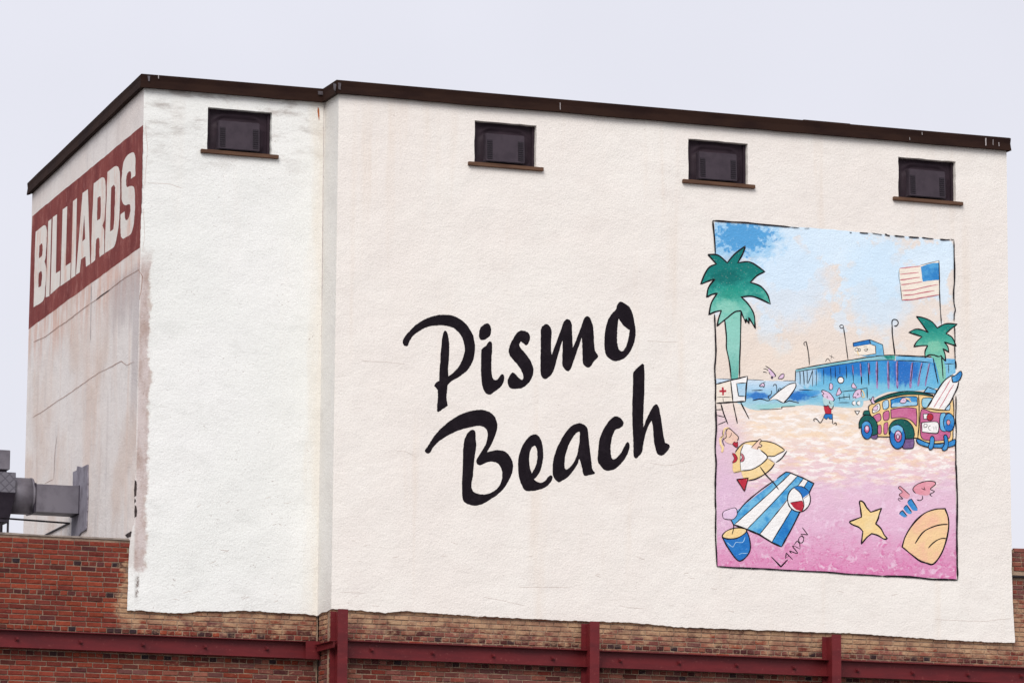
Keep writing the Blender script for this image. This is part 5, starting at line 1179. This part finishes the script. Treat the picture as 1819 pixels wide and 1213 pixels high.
for k in range(5):
    (a0, a1), (b0, b1) = T[k], T[k+1]; p.poly(zF([a0, b0, b1, a1]), cols[k])
for k in (1, 2, 3, 4): p.stroke(zF([T[k][0], ((T[k][0][0]+T[k][1][0])/2+4, (T[k][0][1]+T[k][1][1])/2), T[k][1]]), 1.4)
p.stroke(zF([(520, 475), (590, 425), (620, 430), (720, 470), (805, 512), (740, 640), (650, 830), (555, 1000)]), 2.0, 'ink', False); p.stroke(zF([(555, 1000), (480, 965), (385, 905), (290, 865), (190, 830)]), 2.6, 'ink', False); p.stroke(zF([(500, 490), (400, 560), (280, 660), (215, 740)]), 1.7)
p.build()
p = P('painted_ball', 0.0048)
C = (690, 632); p.fill(zF(ell(C[0], C[1], 88, 98)), 'p_white', line='ink', lw=1.7)
p.fill(zF([(650, 545, S), (690, 535), (750, 560), (765, 590), (720, 625, S), (690, 580)]), 'p_blue_deep'); p.fill(zF([(622, 660, S), (715, 645, S), (728, 690), (710, 728, S), (660, 710)]), 'p_red')
p.stroke(zF([(650, 545), (700, 585), (722, 640), (728, 690), (710, 728)]), 1.3); p.stroke(zF([(622, 660), (715, 645)]), 0.9); p.stroke(zF([(765, 600), (725, 630)]), 1.0)
p.build()
p = P('painted_bucket', 0.0048)
p.fill(zF([(165, 790), (110, 780), (105, 735), (140, 715), (200, 700), (215, 745), (195, 780)]), 'p_skin', line='ink', lw=1.0)
p.fill(zF([(100, 925, S), (140, 940), (200, 930), (285, 870, S), (310, 940), (315, 1020), (280, 1080), (235, 1108), (195, 1080), (140, 1000)]), 'p_blue_deep', line='ink', lw=1.9)
p.fill(zF([(100, 920), (130, 880), (200, 855), (280, 862), (280, 890), (220, 930), (150, 938)]), 'p_yellow', line='ink', lw=1.7)
p.stroke(zF([(165, 790), (188, 840), (175, 905)]), 1.4); p.stroke(zF([(135, 965), (180, 1000), (205, 965), (255, 965), (275, 925)]), 1.2, 'p_sea_pale'); p.stroke(zF([(225, 1060), (250, 1050), (295, 1050)]), 1.0, 'p_sea_pale')
p.build()
# starfish, shell and crab -----------------------------------------------------
p = P('painted_starfish', 0.0014)
p.fill(zG([(378, 380), (410, 400), (440, 450), (478, 492, S), (540, 470), (586, 452, S), (560, 520), (550, 560), (528, 605, S), (575, 650), (610, 715), (638, 748), (610, 755), (550, 720), (488, 702, S), (440, 740), (385, 805, S), (395, 740), (402, 680, S), (360, 640), (300, 615), (272, 588), (310, 570), (388, 540, S), (380, 470), (368, 400)]), 'p_yellow', line='ink', lw=2.2)
p.build()
p = P('painted_shell', 0.0014)
p.fill(zN([(145, 835, S), (180, 720), (280, 560), (400, 455), (520, 410), (630, 402, S), (665, 500), (672, 600), (650, 740), (600, 890), (540, 990), (485, 1035), (420, 1020), (340, 990), (250, 920)]), 'p_shell', line='ink', lw=2.4)
p.stroke(zN([(290, 800), (340, 720), (400, 655), (500, 605), (580, 585), (662, 580)]), 2.2); p.stroke(zN([(440, 850), (480, 805), (540, 760), (600, 738), (645, 742)]), 2.0)
p.build()
p = P('painted_crab', 0.0014)
p.fill(zN([(265, 185), (300, 135), (380, 100), (450, 92), (515, 100), (520, 130), (470, 180), (450, 240), (380, 250), (300, 230)]), 'p_salmon'); p.stroke(zN([(298, 230), (265, 185), (300, 135), (380, 100), (450, 90), (515, 100), (520, 130), (465, 180), (510, 208), (460, 240), (485, 265)]), 1.4)
p.stroke(zN([(360, 172), (405, 190), (390, 155)]), 1.3, 'ink', False); p.stroke(zN([(310, 300), (345, 310), (375, 290), (372, 255)]), 1.4)
p.fill(zN([(105, 170), (120, 150), (170, 190), (230, 245), (200, 290), (150, 270), (110, 245), (145, 215)]), 'p_salmon'); p.stroke(zN([(230, 245), (170, 190), (120, 150), (103, 170), (145, 212), (110, 245), (150, 290), (105, 285), (100, 300), (125, 318)]), 1.2)
for (x, y, w_, h_) in ((205, 325, 75, 105), (160, 395, 62, 68), (112, 455, 60, 45)):
    p.fill(zN([(x, y), (x+w_*0.6, y-30), (x+w_*1.3, y+h_*0.55), (x+w_*1.5, y+h_*0.9), (x+w_*0.9, y+h_*0.95), (x+w_*0.3, y+h_*0.5)]), 'p_blue'); p.stroke(zN([(x, y+5), (x+w_*0.25, y-18), (x+w_*0.6, y-32), (x+w_*1.5, y+h_*0.7)]), 1.5, 'ink', False)
p.build()
# signature ----------------------------------------------------------------
p = P('signature', 0.0014)
for L, w_ in (([(60, 1020), (165, 1130), (240, 1050)], 2.0), ([(215, 1045), (222, 980), (292, 1052)], 1.6), ([(222, 1030), (255, 1010)], 1.2), ([(280, 985), (262, 960), (345, 985), (292, 910), (310, 905)], 1.5), ([(310, 905), (372, 940)], 1.4), ([(305, 895), (340, 850), (368, 880), (372, 940)], 1.4), ([(360, 820), (385, 800), (410, 825), (400, 865), (370, 870), (355, 840), (362, 818)], 1.3), ([(378, 775), (420, 820)], 1.2), ([(378, 775), (455, 785), (395, 705)], 1.5)): p.stroke(zO(L), w_, 'ink', len(L) > 4)
p.build()
# hand-drawn border ----------------------------------------------------------
for L, w_ in ((zA([(132, 60), (140, 150), (150, 260), (155, 360)]), 2.6), (zA([(148, 900), (152, 1000), (160, 1213)])+zH([(112, 0), (98, 150), (112, 450), (110, 760)]), 2.8), (zH([(110, 760), (118, 1000), (125, 1213)])+zK([(85, 250), (80, 420), (92, 600), (82, 800), (80, 1000), (86, 1213)]), 3.0), (zF([(50, 700), (48, 880), (52, 1000), (60, 1150)]), 2.6),
              (zF([(60, 1150), (200, 1160), (400, 1168), (600, 1180), (953, 1196)]), 2.6), (zG([(40, 1078), (280, 1100), (440, 1108), (600, 1118)]), 2.6), (zG([(600, 1118), (780, 1120), (950, 1134), (1080, 1150), (1200, 1150), (1330, 1156)]), 3.2),
              (zG([(1312, 0), (1322, 200), (1326, 400), (1322, 700), (1325, 950), (1330, 1150)]), 3.0), (zM([(628, 450), (630, 600), (625, 760), (632, 900), (625, 1050), (628, 1213)])+zG([(1312, 60)]), 2.0), (zM([(622, 0), (628, 60), (625, 105)]), 2.4),
              (zB([(1135, 140), (1138, 300), (1140, 500), (1132, 600), (1135, 700), (1148, 760), (1138, 800), (1136, 860)]), 2.4), (zB([(1140, 900), (1145, 1000), (1143, 1100), (1146, 1213)]), 2.0),
              (zA([(132, 60), (300, 72), (450, 82), (600, 98), (720, 108), (832, 120)]), 2.6), (zA([(832, 120), (910, 126)]), 1.4), (zA([(955, 132), (1000, 128)]), 1.2)):
    p = P('border_stroke', 0.0098); p.stroke(L, w_); p.build()
for x0, y0, x1, y1, w_ in ((198, 64, 218, 67, 1.4), (288, 67, 366, 73, 1.8), (398, 70, 490, 86, 1.3), (515, 80, 560, 96, 2.4), (600, 94, 692, 103, 2.0), (728, 105, 822, 112, 2.2), (848, 111, 952, 123, 2.2), (1008, 127, 1100, 131, 2.4), (1105, 126, 1137, 131, 1.2)):
    p = P('border_stroke', 0.0098); p.stroke(zB([(x0, y0), ((x0+x1)/2, (y0+y1)/2+2), (x1, y1)]), w_); p.build()
